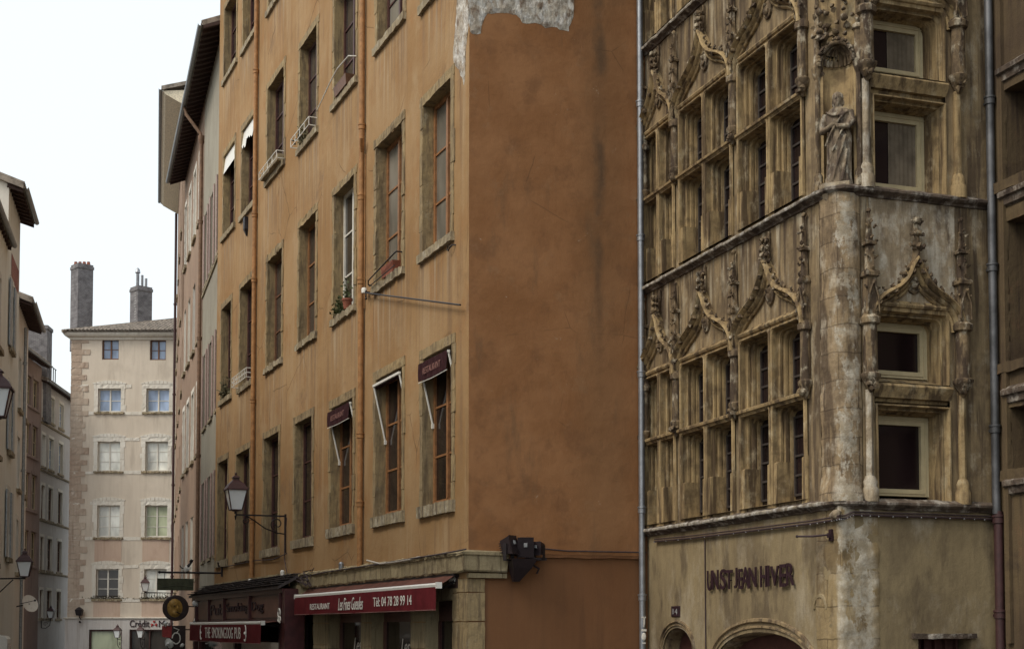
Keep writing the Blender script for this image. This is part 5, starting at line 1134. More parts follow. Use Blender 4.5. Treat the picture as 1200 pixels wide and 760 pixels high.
a, z = G_.fr(975, 627); e = G_.thing('sign_bracket', 'small rusty iron sign bracket projecting beside the house corner', 'bracket', a, 0, z)
q = MB(FRONT); q.box(-.035, .035, 0, .03, -.07, .08); q.box(-.028, .028, .02, .06, -.03, .03); pe = G_.fr(934, 628, .25); q.tube([(0, .05, .01), ((pe[0]-a)*.5, .15, .0), (pe[0]-a, .25, pe[1]-z)], .014, 6); q.lump((pe[0]-a, .25, pe[1]-z), .022, 0, 1); q.build('arm', 'text_wine', e)
def gcable(name, label, pts, r, m, mp=FRONT):
    q = MB(mp); q.tube(pts, r, 6); o = q.build(name, m, None); o.matrix_world = G_.M; return tag(o, label, 'cable')
def gf(px, py, o): a, z = G_.fr(px, py, o); return (a, -o, z)
def gs(px, py, o): a, z = G_.sd(px, py, o); return (o, a, z)
pts = [gf(x, y, .05) for x, y in ((767, 634), (810, 630), (860, 624), (905, 618.5), (950, 613), (975, 609))]+[gf(984, 607, .07), gs(990, 607, .05)]+[gs(x, y, .05) for x, y in ((1000, 602.5), (1030, 603.5), (1080, 605), (1130, 606.5), (1166, 608))]
gcable('clipped_cable', 'dark cable clipped under the lower string course of the gothic house', pts, .016, 'cable', RAW)
gcable('clipped_cable', 'second dark cable just above the clipped one, under the string course', [(p[0], p[1], p[2]+.035) for p in pts], .012, 'cable', RAW)
q = MB(RAW)
for i in range(len(pts)-1):
    for k in range(3): p = Vector(pts[i])*(1-k/3)+Vector(pts[i+1])*(k/3); q.lump(tuple(p+Vector((.008, -.008, -.012))), .011, 0, 1)
o = q.build('cable_clips', 'lens', None); o.matrix_world = G_.M; tag(o, 'row of pale metal clips holding the string course cables', 'cable clips')
gcable('door_cable', 'thin vertical cable down the wall left of the letter sign', [G_.fr(827, 632)[0:1]+(.015,)+G_.fr(827, 632)[1:], G_.fr(827.5, 700)[0:1]+(.015,)+G_.fr(827.5, 700)[1:], (G_.fr(828, 745)[0], .015, 0.02)], .010, 'cable')
a, z = G_.fr(984, 603); e = G_.thing('corner_box', 'round pale stone boss at the corner below the lower string course', 'boss', a, .06, z); q = MB(FRONT); q.lump((0, 0, 0), .07, .25, 2); q.build('boss', 'gpale', e, smooth=60)

# ================================================================== BROWN NEIGHBOUR ON THE RIGHT, with the zinc pipe in the re-entrant corner
p = G_.M @ Vector((0, GR, 0))
N_ = Bld('neighbour_house', 'brown stone house at the right picture edge, meeting the gothic one', 'house', p.x, p.y, (.342, -1))
nh = HG
holes = []
nf = lambda x, y: N_.fr(x, y)
zm = [N_.fr(1189, y)[1] for y in (78, 225, 459, 566)]
wa0, wa1 = N_.fr(1181, 300)[0], N_.fr(1181, 300)[0]+1.1
for za, zb_ in ((zm[1]-2.2, zm[1]-.35), (zm[0]-1.45, zm[0]-.25), (zm[2]-1.0, zm[2]-.2)): holes.append((wa0, wa1, za, zb_))
m = MB(FRONT); m.wall(0, 6, 0, nh, holes); m.build('front_wall', 'nstone', N_.e)
m = MB(RAW)
for x in (6,): m.add([(x, 0, 0), (x, 8, 0), (x, 8, nh), (x, 0, nh)], [(0, 1, 2, 3)])
m.add([(0, 8, 0), (6, 8, 0), (6, 8, nh), (0, 8, nh)], [(0, 1, 2, 3)]); m.build('end_wall', 'nstone', N_.e); roof(N_, 0, 6, 8, nh, .4)
for hl in holes:
    window(N_, FRONT, *hl, frame='wood_dk', pane='gl_wine', depth=.3, sur=.12, surm='nstone', sill='nstone', bars=2)
for z in zm:
    m = MB(FRONT); m.bar(N_.fr(1177, 300)[0], 6, [(-.02, z-.16), (.05, z-.13), (.06, z-.05), (.10, z-.03), (.105, z+.03), (.02, z+.09), (-.02, z+.09)]); m.build('moulding', 'cornice', N_.e)
m = MB(FRONT); a = N_.fr(1181, 300)[0]; m.box(a-.09, a, -.02, .06, 2.0, nh); m.build('pilaster_strip', 'nstone', N_.e)
yq = G_.sd(1171.5, 300, .12)[0]
m = MB(SIDE); pa = min(yq, GR-.07)
zj = [G_.sd(1172, y)[1] for y in (125, 318, 505, -80)]
pipe(G_, SIDE, pa, .12, G_.sd(1172, 603)[1], HG-.3, .055, 'zinc_old', zj)
pipe(G_, SIDE, pa+.02, .13, 0, G_.sd(1172, 600)[1], .06, 'darkpipe', [G_.sd(1180, 720)[1], G_.sd(1180, 610)[1]])

# ================================================================== PALE AND ROSE HOUSES BEYOND THE OCHRE ONE
ux = Vector((-.307, 1)).normalized()
def prow(name, label, x, y, ln, h, front, holes_px, dep=9):
    B = Bld(name, label, 'house', x, y, (-ux.x, -ux.y)); return B
PX_, PY_ = -8.5, 41.3
A_ = prow('pale_house', 'narrow pale grey house squeezed between the ochre house and the eaved rose one', PX_, PY_, 0, 0, '', None)
la_ = A_.fr(236, 500)[0]
def slits(B, xs, rows, frame, pane, shut=None, sur=0.):
    H = []
    for xl, xr in xs:
        for yt, yb in rows(.5*(xl+xr)):
            a0, z0 = B.fr(xl, 400)[0], B.fr(.5*(xl+xr), yb)[1]; H.append((a0, B.fr(xr, 400)[0], z0, B.fr(.5*(xl+xr), yt)[1]))
    return H
def prow_rows(levels):
    """levels: (z bottom, z top)"""
    return levels
zrow = lambda x, y: A_.fr(x, y)[1]
LV = [(zrow(246, 315)-2.6+.1, zrow(246, 315)+.0), ]
zA1 = zrow(246, 322); zA2 = zrow(246, 492); zA3 = zrow(246, 557)
levels = [(zA1, zA1+2.5), (zA1+3.9, zA1+6.3), (zA2, zA2+2.5), (zA3-2.6, zA3)]
cols = [(la_+(0-la_)*t0, la_+(0-la_)*t1) for t0, t1 in ((.10, .26), (.42, .58), (.76, .92))]
H = [(c0, c1, z0, z1) for c0, c1 in cols for z0, z1 in levels]
hA = 20.2; shell(A_, la_, 0, 9, hA, [q_ for q_ in H if q_[3] < 19.8], 'pale'); H = [q_ for q_ in H if q_[3] < 19.8]
for hh in H:
    wn = window(A_, FRONT, *hh, frame='wood_wh', pane='gl_dark', depth=.12, sur=0, surm='pale', sill='sillstone', sillx=.08, sillp=.06, sillh=.1, bars=1)
    for s, e_ in ((-1, hh[0]), (1, hh[1])):
        q = MB(FRONT); q.box(min(e_, e_+s*.28), max(e_, e_+s*.28), .012, .045, hh[2], hh[3]); q.build('shutter', 'shutter', wn)
m = MB(FRONT); m.bar(la_, 0, [(-.02, zA1-.2), (.05, zA1-.18), (.05, zA1-.1), (-.02, zA1-.08)]); m.build('band', 'sillstone', A_.e)
p = A_.M @ Vector((la_, 0, 0))
B_ = Bld('rose_house', 'rose grey house under a dark projecting eave, ochre rain pipe at its edge', 'house', p.x, p.y, (-ux.x, -ux.y))
zE = 20.0; lb_ = B_.fr(215, 400)[0]
lv = [(3.9, 6.2), (8.2, 10.7), (12.2, 14.7), (16.4, 18.9)]
cols = [(lb_*t0, lb_*t1) for t1, t0 in ((.10, .22), (.36, .48), (.62, .74), (.86, .96))]
H = [(c0, c1, z0, z1) for c0, c1 in cols for z0, z1 in lv]
shell(B_, lb_, 0, 9, zE+.3, H, 'pink')
roof(B_, lb_, -la_-.25, 9, zE, .62, .42, ends=.05)
for i, hh in enumerate(H):
    wn = window(B_, FRONT, *hh, frame='wood_wh' if i % 3 else 'wood_dk', pane='gl_dark', depth=.1, sur=.14 if i % 2 else 0, surm='palestone', sill='sillstone', sillx=.1, sillp=.09, sillh=.12, bars=2)
pipe(B_, FRONT, -.12, .09, 0, zE-1.1, .065, 'dullpipe', [4, 8, 12, 16], )
m = MB(FRONT); m.tube([(-.12, .09, zE-1.15), (-.12, .12, zE-.95), (-.3, .6, zE-.25), (-.3, .66, zE+.02)], .06, 8); m.lathe(-.12, .09, [(.07, zE-1.3), (.12, zE-1.15), (.12, zE-1.02), (.07, zE-1.0)], 10); m.build('swan_neck', 'dullpipe', B_.e, smooth=40)
# tall house with cream soffit beyond
p = B_.M @ Vector((lb_, 0, 0)); q2 = Vector(((203.5-600)/F*78, 78)); dd = Vector((p.x, p.y))-q2; lc = -dd.length; dd.normalize()
C_ = Bld('cream_eaved_house', 'tall house farther down the street with a broad cream boarded eave', 'house', p.x, p.y, (dd.x, dd.y))
zC_ = 25.7
H = [(lc*t0, lc*t1, z0, z0+2.3) for t1, t0 in ((.1, .16), (.3, .36), (.5, .56), (.7, .76), (.88, .94)) for z0 in (4, 8, 12, 16, 20)]
shell(C_, lc, -5.2, 9, zC_+.2, H, 'pink'); shell(C_, -5.2, 0, 9, 15, [q_ for q_ in H if q_[3] < 14.5], 'pink', name='low_front_wall')
H = [q_ for q_ in H if q_[3] < 14.5 or q_[1] < -5.2]
for hh in H: window(C_, FRONT, *hh, frame='wood_wh', pane='gl_dark', depth=.1, sur=0, surm='pink', sill='sillstone', sillx=.1, bars=2)
roof(C_, lc, -5.2, 9, zC_, .95, .3, soff='soffit', raft=False, gut=True, ends=.1)
m = MB(RAW); m.skin([[(x, -.93, zC_-.02), (x, -.80, zC_-.16), (x, -.3, zC_-.42), (x, -.02, zC_-.55), (x, 0.02, zC_-.55), (x, .02, zC_+.1)] for x in (lc-.05, -5.2)], True, True); m.build('soffit', 'soffit', C_.e)
m = MB(RAW); m.box(lc-.06, -5.2, -.95, -.87, zC_-.05, zC_+.02); m.build('eave_board', 'white_metal', C_.e)
pipe(C_, FRONT, lc+.2, .1, 0, zC_-.6, .07, 'darkpipe', [5, 10, 15, 20])

# ================================================================== BEIGE HOUSE CLOSING THE STREET
E_ = Bld('beige_house', 'beige house closing the street, pale stone window surrounds and bank at street level', 'house', (80-600)/F*80, 80, (1, 0))
ef = lambda x, y: E_.fr(x, y)
aR = 9.5; zEv = ef(140, 392)[1]
rows = [((119.6, 139.4, 396.5, 421), (175.7, 194.6, 398, 421.6)), ((115, 142, 455, 482.5), (171.5, 198.6, 455, 482.5)), ((114.5, 141, 517, 551.6), (170.5, 197, 517, 551.6)), ((114, 140.5, 591.5, 629), (170, 196.5, 591.5, 629)), ((112.5, 139, 666, 701), (169, 195.5, 666, 701))]
rows = [tuple((r[0], r[1], r[2], r[3]) for r in rr)+(((rr[1][0]*2-rr[0][0]), (rr[1][1]*2-rr[0][1]), rr[1][2], rr[1][3]),) for rr in rows]
HW = [[(ef(x0, y0)[0], ef(x1, y0)[0], ef(x0, y1)[1], ef(x0, y0)[1]) for x0, x1, y0, y1 in rr] for rr in rows]
zG = ef(120, 724)[1]
sh_ = (ef(104.6, 745)[0], ef(143, 745)[0], .4, ef(120, 737)[1]); sh2 = (ef(152, 745)[0], ef(198, 745)[0], .1, ef(160, 737)[1])
m = MB(FRONT); m.wall(0, aR, zG, zEv+.2, [h_ for r in HW for h_ in r]); m.build('front_wall', 'beige', E_.e)
m = MB(FRONT); m.wall(-.15, aR, 0, zG, [sh_, sh2], .06); m.build('ground_floor_facing', 'bluegrey', E_.e)
m = MB(RAW)
for x in (0, aR): m.add([(x, 0, 0), (x, 10, 0), (x, 10, zEv+.2), (x, 0, zEv+.2)], [(0, 1, 2, 3)])
m.add([(0, 10, 0), (aR, 10, 0), (aR, 10, zEv), (0, 10, zEv)], [(0, 1, 2, 3)]); m.build('end_wall', 'beige', E_.e)
fr_ = [[('wood_br', 'gl_sky')]*3, [('wood_wh', 'gl_sky')]*3, [('wood_wh', 'gl_curt'), ('wood_wh', 'gl_curt'), ('wood_wh', 'gl_sky')], [('wood_wh', 'gl_curt'), ('wood_wh', 'gl_green'), ('wood_wh', 'gl_curt')], [('wood_wh', 'gl_grey'), ('wood_wh', 'gl_curt'), ('wood_wh', 'gl_grey')]]  # blue panes and first third-row pane: reflections as base colour
for k, rr in enumerate(HW):
    for j, hh in enumerate(rr):
        wn = window(E_, FRONT, *hh, frame=fr_[k][j][0], pane=fr_[k][j][1], depth=.2, fw=.07, cols=2, bars=1 if k < 2 else 2, sur=.0 if k == 0 else .26, surm='palestone', sill='sillstone' if k else None, sillh=.12, sillp=.1, sillx=.2, head=.34 if k == 4 else .28, rough=.03)
        if k:                                             # segmental head of wedge stones
            q = MB(FRONT); c = (hh[0]+hh[1])/2; w_ = (hh[1]-hh[0])/2+.3
            for i in range(9):
                t0, t1 = -1+2*i/9+.012, -1+2*(i+1)/9-.012; zf = lambda t: hh[3]+.30+.16*(1-t*t)
                q.prism([(c+w_*t0, hh[3]+.26), (c+w_*t1, hh[3]+.26), (c+w_*t1*1.02, zf(t1)), (c+w_*t0*1.02, zf(t0))], -.01, .035)
            q.build('segmental_head', 'palestone', wn)
        if k in (3, 4):                                   # rosier, darker flat panel below the sill
            q = MB(FRONT); zl_ = hh[2]-.13; q.box(hh[0]-.12, hh[1]+.12, -.01, .012, zl_-1.25, zl_-.02); q.build('rose_panel', 'rose', E_.e)
for k in (1, 2, 3, 4):                                    # pale string courses at sill level
    z = HW[k][0][2]-.1
    q = MB(FRONT); a = 0
    ed = [0]+[v for hh in HW[k] for v in (hh[0]-.22, hh[1]+.22)]+[aR]
    for i in range(0, len(ed), 2):
        x = ed[i]
        while x < ed[i+1]-.02:
            x2 = min(ed[i+1], x+rnd.uniform(.35, .8)); q.rough(x+.006, x2-.006, -.01, .025, z-.07, z+.10+rnd.uniform(-.02, .04), .012, .15); x = x2
    q.build('stone_band', 'palestone', E_.e)
    z2 = HW[k][0][3]+.1; q = MB(FRONT)
    for i in range(0, len(ed), 2):
        x = ed[i]+.05
        while x < ed[i+1]-.1:
            x2 = min(ed[i+1]-.04, x+rnd.uniform(.3, .6))
            if rnd.random() < .5: q.rough(x+.01, x2-.01, -.01, .022, z2-.06, z2+.12, .02, .15)
            x = x2
    if q.v: q.build('scattered_stone', 'palestone', E_.e)
q = MB(FRONT); z = zG+.02; k = 0                         # corner quoins
while z < zEv-.2:
    h_ = rnd.uniform(.28, .42); w_ = (.62 if k % 2 else .95)*rnd.uniform(.85, 1.1)
    q.rough(-.03, w_, -.02, .03, z+.01, min(zEv-.1, z+h_)-.01, .02, .12); z += h_; k += 1
q.build('quoins', 'quoin', E_.e)
m = MB(RAW); cpth = [(-.02, 3), (-.02, 0), (aR, 0)]
sweep_plan(m, cpth, [(-.03, zEv-.32), (.08, zEv-.30), (.12, zEv-.18), (.30, zEv-.12), (.38, zEv-.02), (.38, zEv+.08), (-.03, zEv+.10)]); m.build('cornice', 'palestone', E_.e)
m = MB(RAW); zr2 = zEv+2.05
e0, e1, e2, rp, rq = (-.42, -.5, zEv+.10), (aR+.3, -.5, zEv+.10), (-.42, 10, zEv+.10), (6.8, 4.7, zr2), (aR+.3, 4.7, zr2)
m.add([e0, e1, rq, rp], [(0, 1, 2, 3)]); m.add([e0, rp, e2], [(0, 1, 2)])
for i in range(46):                                       # rows of round tiles on the front slope
    x = -.3+.22*i; t = min(1, (x+.42)/7.22); top = Vector((x, -.5+5.2*t, zEv+.10+(zr2-zEv-.1)*t))
    m.skin([[(x+.095*math.cos(s), y, z_+.02+.085*math.sin(s)) for s in [math.pi*j/4 for j in range(5)]] for y, z_ in ((-.53, zEv+.10), (top.y, top.z))], False)
m.tube([e0, (rp[0], rp[1], rp[2]+.05), (rq[0], rq[1], rq[2]+.05)], .11, 6)
rf = m.build('roof', 'tiles', E_.e)
def chimney(px0, px1, yt, yb, y_, rot, label):
    a0 = E_.fr(px0, 400, -y_)[0]; a1 = E_.fr(px1, 400, -y_)[0]; z1 = E_.fr(px0, yt, -y_)[1]; z0 = E_.fr(px0, yb, -y_)[1]-1.2
    c = (a0+a1)/2; w_ = (a1-a0)/2/(abs(math.cos(rot))+abs(math.sin(rot))*.95); q = MB(RAW)
    def rg(k, z): 
        return [(c+k*w_*(sx*math.cos(rot)-sy*math.sin(rot)), y_+k*w_*(sx*math.sin(rot)+sy*math.cos(rot)), z) for sx, sy in ((-1, -1), (1, -1), (1, 1), (-1, 1))]
    q.skin([rg(1, z0), rg(1, z1-.3), rg(1.08, z1-.28), rg(1.08, z1-.12), rg(1., z1-.1), rg(1, z1)], True, True)
    ch = q.build('chimney', 'brickgrey', rf)
    return ch, c, z1, w_
ch, c, z1, w_ = chimney(82, 108, 311, 388, 3.0, .75, '')
q = MB(RAW)
for i in range(4): q.lathe(c-.38+i*.25, 3.0, [(.10, z1-.01), (.12, z1+.02), (.09, z1+.22), (.0, z1+.22)], 8)
q.build('chimney_pots', 'terracotta', ch)
ch, c, z1, w_ = chimney(152, 177.5, 337, 377, 4.0, .75, '')
q = MB(RAW); q.lathe(c-.22, 4.0, [(.10, z1), (.10, z1+.85), (.16, z1+.9), (.12, z1+1.1), (.03, z1+1.2)], 8); q.lathe(c+.05, 4.0, [(.08, z1), (.08, z1+.75), (.0, z1+.76)], 8); q.lathe(c+.28, 4.0, [(.08, z1), (.08, z1+.55), (.0, z1+.56)], 8); q.build('flue_pipes', 'zinc', ch, smooth=40)
# bank at street level
for k, hh in enumerate((sh_, sh2)):
    q = MB(FRONT); q.box(hh[0], hh[0]+.08, -.2, -.05, hh[2], hh[3]); q.box(hh[1]-.08, hh[1], -.2, -.05, hh[2], hh[3]); q.box(hh[0]+.08, hh[1]-.08, -.2, -.05, hh[3]-.1, hh[3]); q.box(hh[0]+.08, hh[1]-.08, -.2, -.05, hh[2], hh[2]+.08)
    if k: q.box((hh[0]+hh[1])/2-.03, (hh[0]+hh[1])/2+.03, -.2, -.06, hh[2]+.08, hh[3]-.1)
    sw = q.build('shop_window', 'wood_dk', E_.e); g = MB(FRONT); g.add([(hh[0], -.15, hh[2]), (hh[1], -.15, hh[2]), (hh[1], -.15, hh[3]), (hh[0], -.15, hh[3])], [(0, 1, 2, 3)]); g.build('pane', 'gl_green' if k == 0 else 'gl_grey', sw)
m = MB(RAW); sweep_plan(m, [(-.17, 3), (-.17, -.06), (aR, -.06)], [(-.03, zG-.05), (.06, zG-.03), (.09, zG+.04), (-.09, zG+.08)]); m.build('plinth_moulding', 'palestone', E_.e)
a0, zl0 = ef(152.5, 734); zl1 = ef(152.5, 726)[1]; a1 = ef(175.5, 734)[0]
e = E_.thing('bank_sign', 'bank sign with the word Crédit and a small red emblem, on the beige house', 'sign', a0, .06, zl0)
q = MB(FRONT); q.text('Crédit', 0, a1-a0, 0, zl1-zl0, .01, .05); 
x = ef(186.5, 734)[0]-a0; q.text('Mutuel', x, x+1.25*(a1-a0), 0, (zl1-zl0)*.95, .01, .05); q.build('lettering', 'text_wine', e)
q = MB(FRONT); x = ef(181, 730)[0]-a0
for dx, dz in ((0, .30), (-.1, .12), (.1, .12)): q.lathe(x+dx, .03, [(0, dz-.07), (.06, dz-.04), (.075, dz), (.06, dz+.04), (0, dz+.07)], 8, 1, .4)
q.box(x-.17, x-.13, .01, .04, .02, .2); q.box(x+.13, x+.17, .01, .04, .02, .2); q.build('emblem', 'red', e)
# flower balconettes of the lowest windows
for j in (0, 1):
    hh = HW[4][j]; e = E_.thing('window_guard', ['low iron guard with small flowers on the window over the shop window', 'low iron guard on the window over the bank sign'][j], 'window guard', (hh[0]+hh[1])/2, .0, hh[2])
    w_ = (hh[1]-hh[0])/2+.1; q = MB(FRONT)
    for z in (.05, .32 if j else .16): q.tube([(-w_, 0, z), (-w_, .14, z), (w_, .14, z), (w_, 0, z)], .014, 5)
    for i in range(11): q.tube([(-w_+2*w_*i/10, .14, .05), (-w_+2*w_*i/10, .14, .32 if j else .16)], .01, 4)
    q.build('rail', 'iron', e)
    plant('window_flowers', ['dark leafed flowers in the guard over the shop window', 'dark leafed flowers in the guard over the bank sign'][j], E_, (hh[0]+hh[1])/2, .06, hh[2], 110, (.5, .03, .06), .1, 'dryleaf')
e = E_.thing('wall_ornament', 'dark bracketed lantern low on the corner of the beige house', 'wall lantern', ef(95, 725)[0], .06, ef(95, 727)[1])
q = MB(FRONT); q.tube([(0, 0, .1), (0, .25, .2), (0, .3, .35)], .03, 6); q.skin([[(-.14, .18, .3), (.14, .18, .3), (.14, .42, .3), (-.14, .42, .3)], [(-.2, .12, .62), (.2, .12, .62), (.2, .48, .62), (-.2, .48, .62)], [(-.05, .27, .78), (.05, .27, .78), (.05, .33, .78), (-.05, .33, .78)]], True, True); q.lump((.02, .2, -.05), .09, .4, 1); q.build('lantern_body', 'iron', e)
def wall_lamp(B, px, py, arm, s, label, low=True):
    a, z = B.fr(px, py, arm); e = B.thing('street_lamp', label, 'street lamp', a, 0, z-.55, 'old street lanterns'); q = MB(FRONT)
    q.box(-.02, .02, 0, .04, .0, .6)
    if low: q.tube([(0, .02, .0), (0, arm*.5, -.02), (0, arm*.9, .15), (0, arm, .5)], .018, 6)
    q.tube([(0, .02, .45), (0, arm, .5)], .018, 6); q.tube([(0, arm, .48), (0, arm, .58)], .025, 6); scroll(q, (arm*.45, .22), .13, 1.2, .012, 0, 1); q.build('bracket', 'iron', e); lantern(e, (0, arm, .56), s)
wall_lamp(E_, 137.5, 747, .9, .40, 'street lamp in front of the green shop window of the beige house')
wall_lamp(E_, 164.5, 747, .9, .40, 'street lamp under the bank sign of the beige house')
p = C_.I @ Vector(((170-600)/F*70, 70, 0))
ar_ = -p.y; z = CH+(735-693)*70/F
e = C_.thing('street_lamp', 'street lamp on a long arm before the lowest right window of the beige house', 'street lamp', p.x, 0, z-.1, 'old street lanterns'); q = MB(FRONT); q.tube([(0, 0, .05), (0, ar_, .08)], .022, 6); q.tube([(0, .02, -.35), (0, ar_*.4, .0)], .016, 6); q.box(-.02, .02, 0, .04, -.4, .3); q.tube([(0, ar_, .05), (0, ar_, .12)], .03, 6); q.build('bracket', 'iron', e); lantern(e, (0, ar_, .11), .42)

# ================================================================== LEFT SIDE OF THE STREET
d1 = Vector((-.248, 1)).normalized()
L0 = Bld('low_cream_house', 'lower cream house mostly left of the picture edge, only its dark eave tip showing', 'house', -14.88, 41.5, (d1.x, d1.y))
L1 = Bld('cream_house', 'cream rendered house at the left picture edge with a dark raftered eave', 'house', -15.75, 45, (d1.x, d1.y))
zL1 = CH+(735-255)*45/F
def fit(B, px): return B.fr(px, 500)[0]
cols = [(-2.75, -1.95)]
H = [(c0, c1, z0, z0+2.0) for c0, c1 in cols for z0 in (4.3, 7.5, 10.6) if c1 < -.4]
shell(L1, -3.6, 0, 9, zL1+.3, H, 'cream'); roof(L1, -3.6, 0, 9, zL1, .42, .35, ends=.15)
H0 = [(-26+i*2.9, -25+i*2.9, z0, z0+2.0) for i in range(9) for z0 in (4.0, 7.0, 10.0)]; zL0 = CH+(735-285)*41.5/F
shell(L0, -27, 0, 9, zL0+.2, H0, 'cream'); roof(L0, -27, -.1, 9, zL0, .12, .35, ends=.1)
for hh in H0: window(L0, FRONT, *hh, frame='wood_wh', pane='gl_grey', depth=.15, sur=.12, surm='palestone', sill='sillstone', sillp=.12, sillx=.15, bars=2)
for hh in H:
    wn = window(L1, FRONT, *hh, frame='wood_wh', pane='gl_grey', depth=.15, sur=.12, surm='palestone', sill='sillstone', sillp=.12, sillx=.15, bars=2)
    if hh[0] > -14:
        for s, e_ in ((-1, hh[0]), (1, hh[1])):
            q = MB(FRONT); q.box(min(e_, e_+s*.5), max(e_, e_+s*.5), .03, .07, hh[2], hh[3]); q.build('shutter', 'gutter', wn)
m = MB(FRONT); m.wall(-2.6, -.3, zL1-2.4, zL1-1.65, [], .006); m.build('brick_panel', 'brickred', L1.e)
d2_ = Vector((-.26, 1)).normalized(); p2 = Vector((-.343*55, 55))
L2 = Bld('second_cream_house', 'cream house with dark eave just beyond the nearest left one', 'house', p2.x, p2.y, (d2_.x, d2_.y))
zL2 = CH+(735-385)*55/F
H = [(c0, c0+.95, z0, z0+1.9) for c0 in (-1.7, -4.2) for z0 in (4.2, 7.2, 10.1)]
shell(L2, -5.4, 0, 9, zL2+.3, H, 'cream'); roof(L2, -5.0, 0, 9, zL2, .5, .35, ends=.15)
for hh in H: window(L2, FRONT, *hh, frame='wood_wh', pane='gl_grey', depth=.15, sur=.12, surm='palestone', sill='sillstone', sillp=.12, bars=2)
pipe(L2, FRONT, -2.6, .1, 0, zL2-.4, .06, 'gutter', [4, 8, 12])
pz = L2.M @ Vector((-6.3, 1.4, 0)); 
m = MB(RAW); m.box(-4.6, -3.9, .3, 1.2, zL2+.2, zL2+2.4); m.box(-4.65, -3.85, .25, 1.25, zL2+2.4, zL2+2.55); m.build('red_chimney', 'brickred', L2.e)
d3 = Vector((-.08, 1)).normalized()
L3 = Bld('mauve_house', 'shadowed mauve stone house with mullioned windows, left side of the street', 'house', (28-600)/F*79, 79, (d3.x, d3.y))
l3 = L3.fr(48, 500)[0]; zL3 = CH+(735-424)*81/F
wx = lambda B, px: B.fr(px, 500)[0]
H = []
for x0, x1 in ((29.5, 36), (38, 44.5)):
    for yt, yb in ((497, 534), (555, 597), (622, 662), (420+22, 476)): H.append((wx(L3, x0), wx(L3, x1), L3.fr(37, yb)[1], L3.fr(37, yt)[1]))
shell(L3, -3, l3, 9, zL3, H, 'mauve'); roof(L3, -3, l3, 9, zL3, .5, .4, ends=.0)
for hh in H: window(L3, FRONT, *hh, frame='cream_wood', pane='gl_dark', depth=.12, sur=.1, surm='mauve', sill='mauve', bars=1, fw=.09)
p3 = L3.M @ Vector((l3, 0, 0))
L4 = Bld('blue_grey_house', 'pale blue grey house with white windows at the bend beside the beige house', 'house', p3.x, p3.y, (d3.x, d3.y))
l4 = L4.fr(79, 500)[0]+4; zL4 = L4.fr(62, 456)[1]
H = []; 
for x0, x1 in ((49.5, 53.5), (57.5, 63.2), (69, 74.2)):
    for yt, yb in ((465, 494), (513, 549), (571, 609), (630, 667), (690, 722)): H.append((wx(L4, x0), wx(L4, x1), L4.fr(62, yb+2)[1], L4.fr(62, yt+2)[1]))
shell(L4, 0, l4, 9, zL4+.1, H, 'bluegrey'); roof(L4, 0, l4, 9, zL4, .35, .35, ends=.1)
for i, hh in enumerate(H):
    window(L4, FRONT, *hh, frame='wood_wh' if i % 5 < 2 else 'wood_br', pane='gl_sky' if i % 5 < 2 else 'gl_grey', depth=.12, sur=.1, surm='palestone', sill='sillstone', bars=2)
for yy in (502, 556, 613, 672):
    z = L4.fr(62, yy)[1]; q = MB(FRONT); q.bar(0, l4, [(-.02, z-.08), (.06, z-.06), (.08, z+.03), (-.02, z+.06)]); q.build('string_course', 'sillstone', L4.e)
m = MB(RAW); m.box(1.5, 3.2, 2.0, 3.2, zL4+.3, zL4+1.6); m.box(2.0, 2.6, 1.9, 2.0, zL4+.6, zL4+1.3); m.build('dormer', 'bluegrey', L4.e)
m = MB(RAW); 
for i in range(5): m.tube([(.4+i*.5, -.2, zL4+.35), (.4+i*.5, -.2, zL4+1.15)], .03, 5)
m.tube([(.3, -.2, zL4+1.15), (2.6, -.2, zL4+1.15)], .03, 5); m.build('roof_rail', 'iron', L4.e)
m = MB(RAW); zc0, zc1 = CH+(735-440)*82/F, CH+(735-376)*82/F; cc = L3.I @ Vector(((41.5-600)/F*83, 83, 0))
m.box(cc.x-.6, cc.x+.6, cc.y-.58, cc.y+.58, zc0-2.5, zc1-.2); m.box(cc.x-.65, cc.x+.65, cc.y-.63, cc.y+.63, zc1-.2, zc1); m.build('chimney', 'brickgrey', bpy.data.objects['roof.004'] if False else L3.e)
# lamps, dish and boxes on the left row
def left_lamp(px, py, d, s, label, scrolls=True):
    P = Vector(((px-600)/F*d, d, 0)); l = L1.I @ P; ar = -l.y; z = CH+(735-py)*d/F
    e = L1.thing('street_lamp', label, 'street lamp', l.x, 0, z-.1, 'old street lanterns'); q = MB(FRONT); q.tube([(0, 0, .05), (0, ar, .08)], .022, 6); q.box(-.02, .02, 0, .04, -.5, .3)
    q.tube([(0, .02, -.45), (0, ar*.35, -.3), (0, ar*.7, .04)], .016, 6); q.tube([(0, ar, .05), (0, ar, .12)], .03, 6); q.build('bracket', 'iron', e); lantern(e, (0, ar, .11), s)
left_lamp(-7, 489, 26, .52, 'large dark street lamp cut off by the left edge of the picture, high up')
left_lamp(28.4, 676, 38, .40, 'street lamp on a straight arm from the cream house on the left')
a, z = L2.fr(31, 707, .35); e = L2.thing('satellite_dish', 'pale satellite dish on the left row of houses below the street lamp', 'dish', a, .0, z)
q = MB(RAW); nD = Vector((-.75, -.6, .35)).normalized(); uD = nD.cross(Vector((0, 0, 1))).normalized(); vD = nD.cross(uD); c = Vector((0, -.45, 0))
q.skin([[tuple(c+uD*r*math.cos(k*.314)+vD*r*math.sin(k*.314)+nD*(.5*r*r)) for k in range(20)] for r in (.02, .12, .22, .31, .33)]); dsh = q.build('bowl', 'palestone', e, smooth=60)
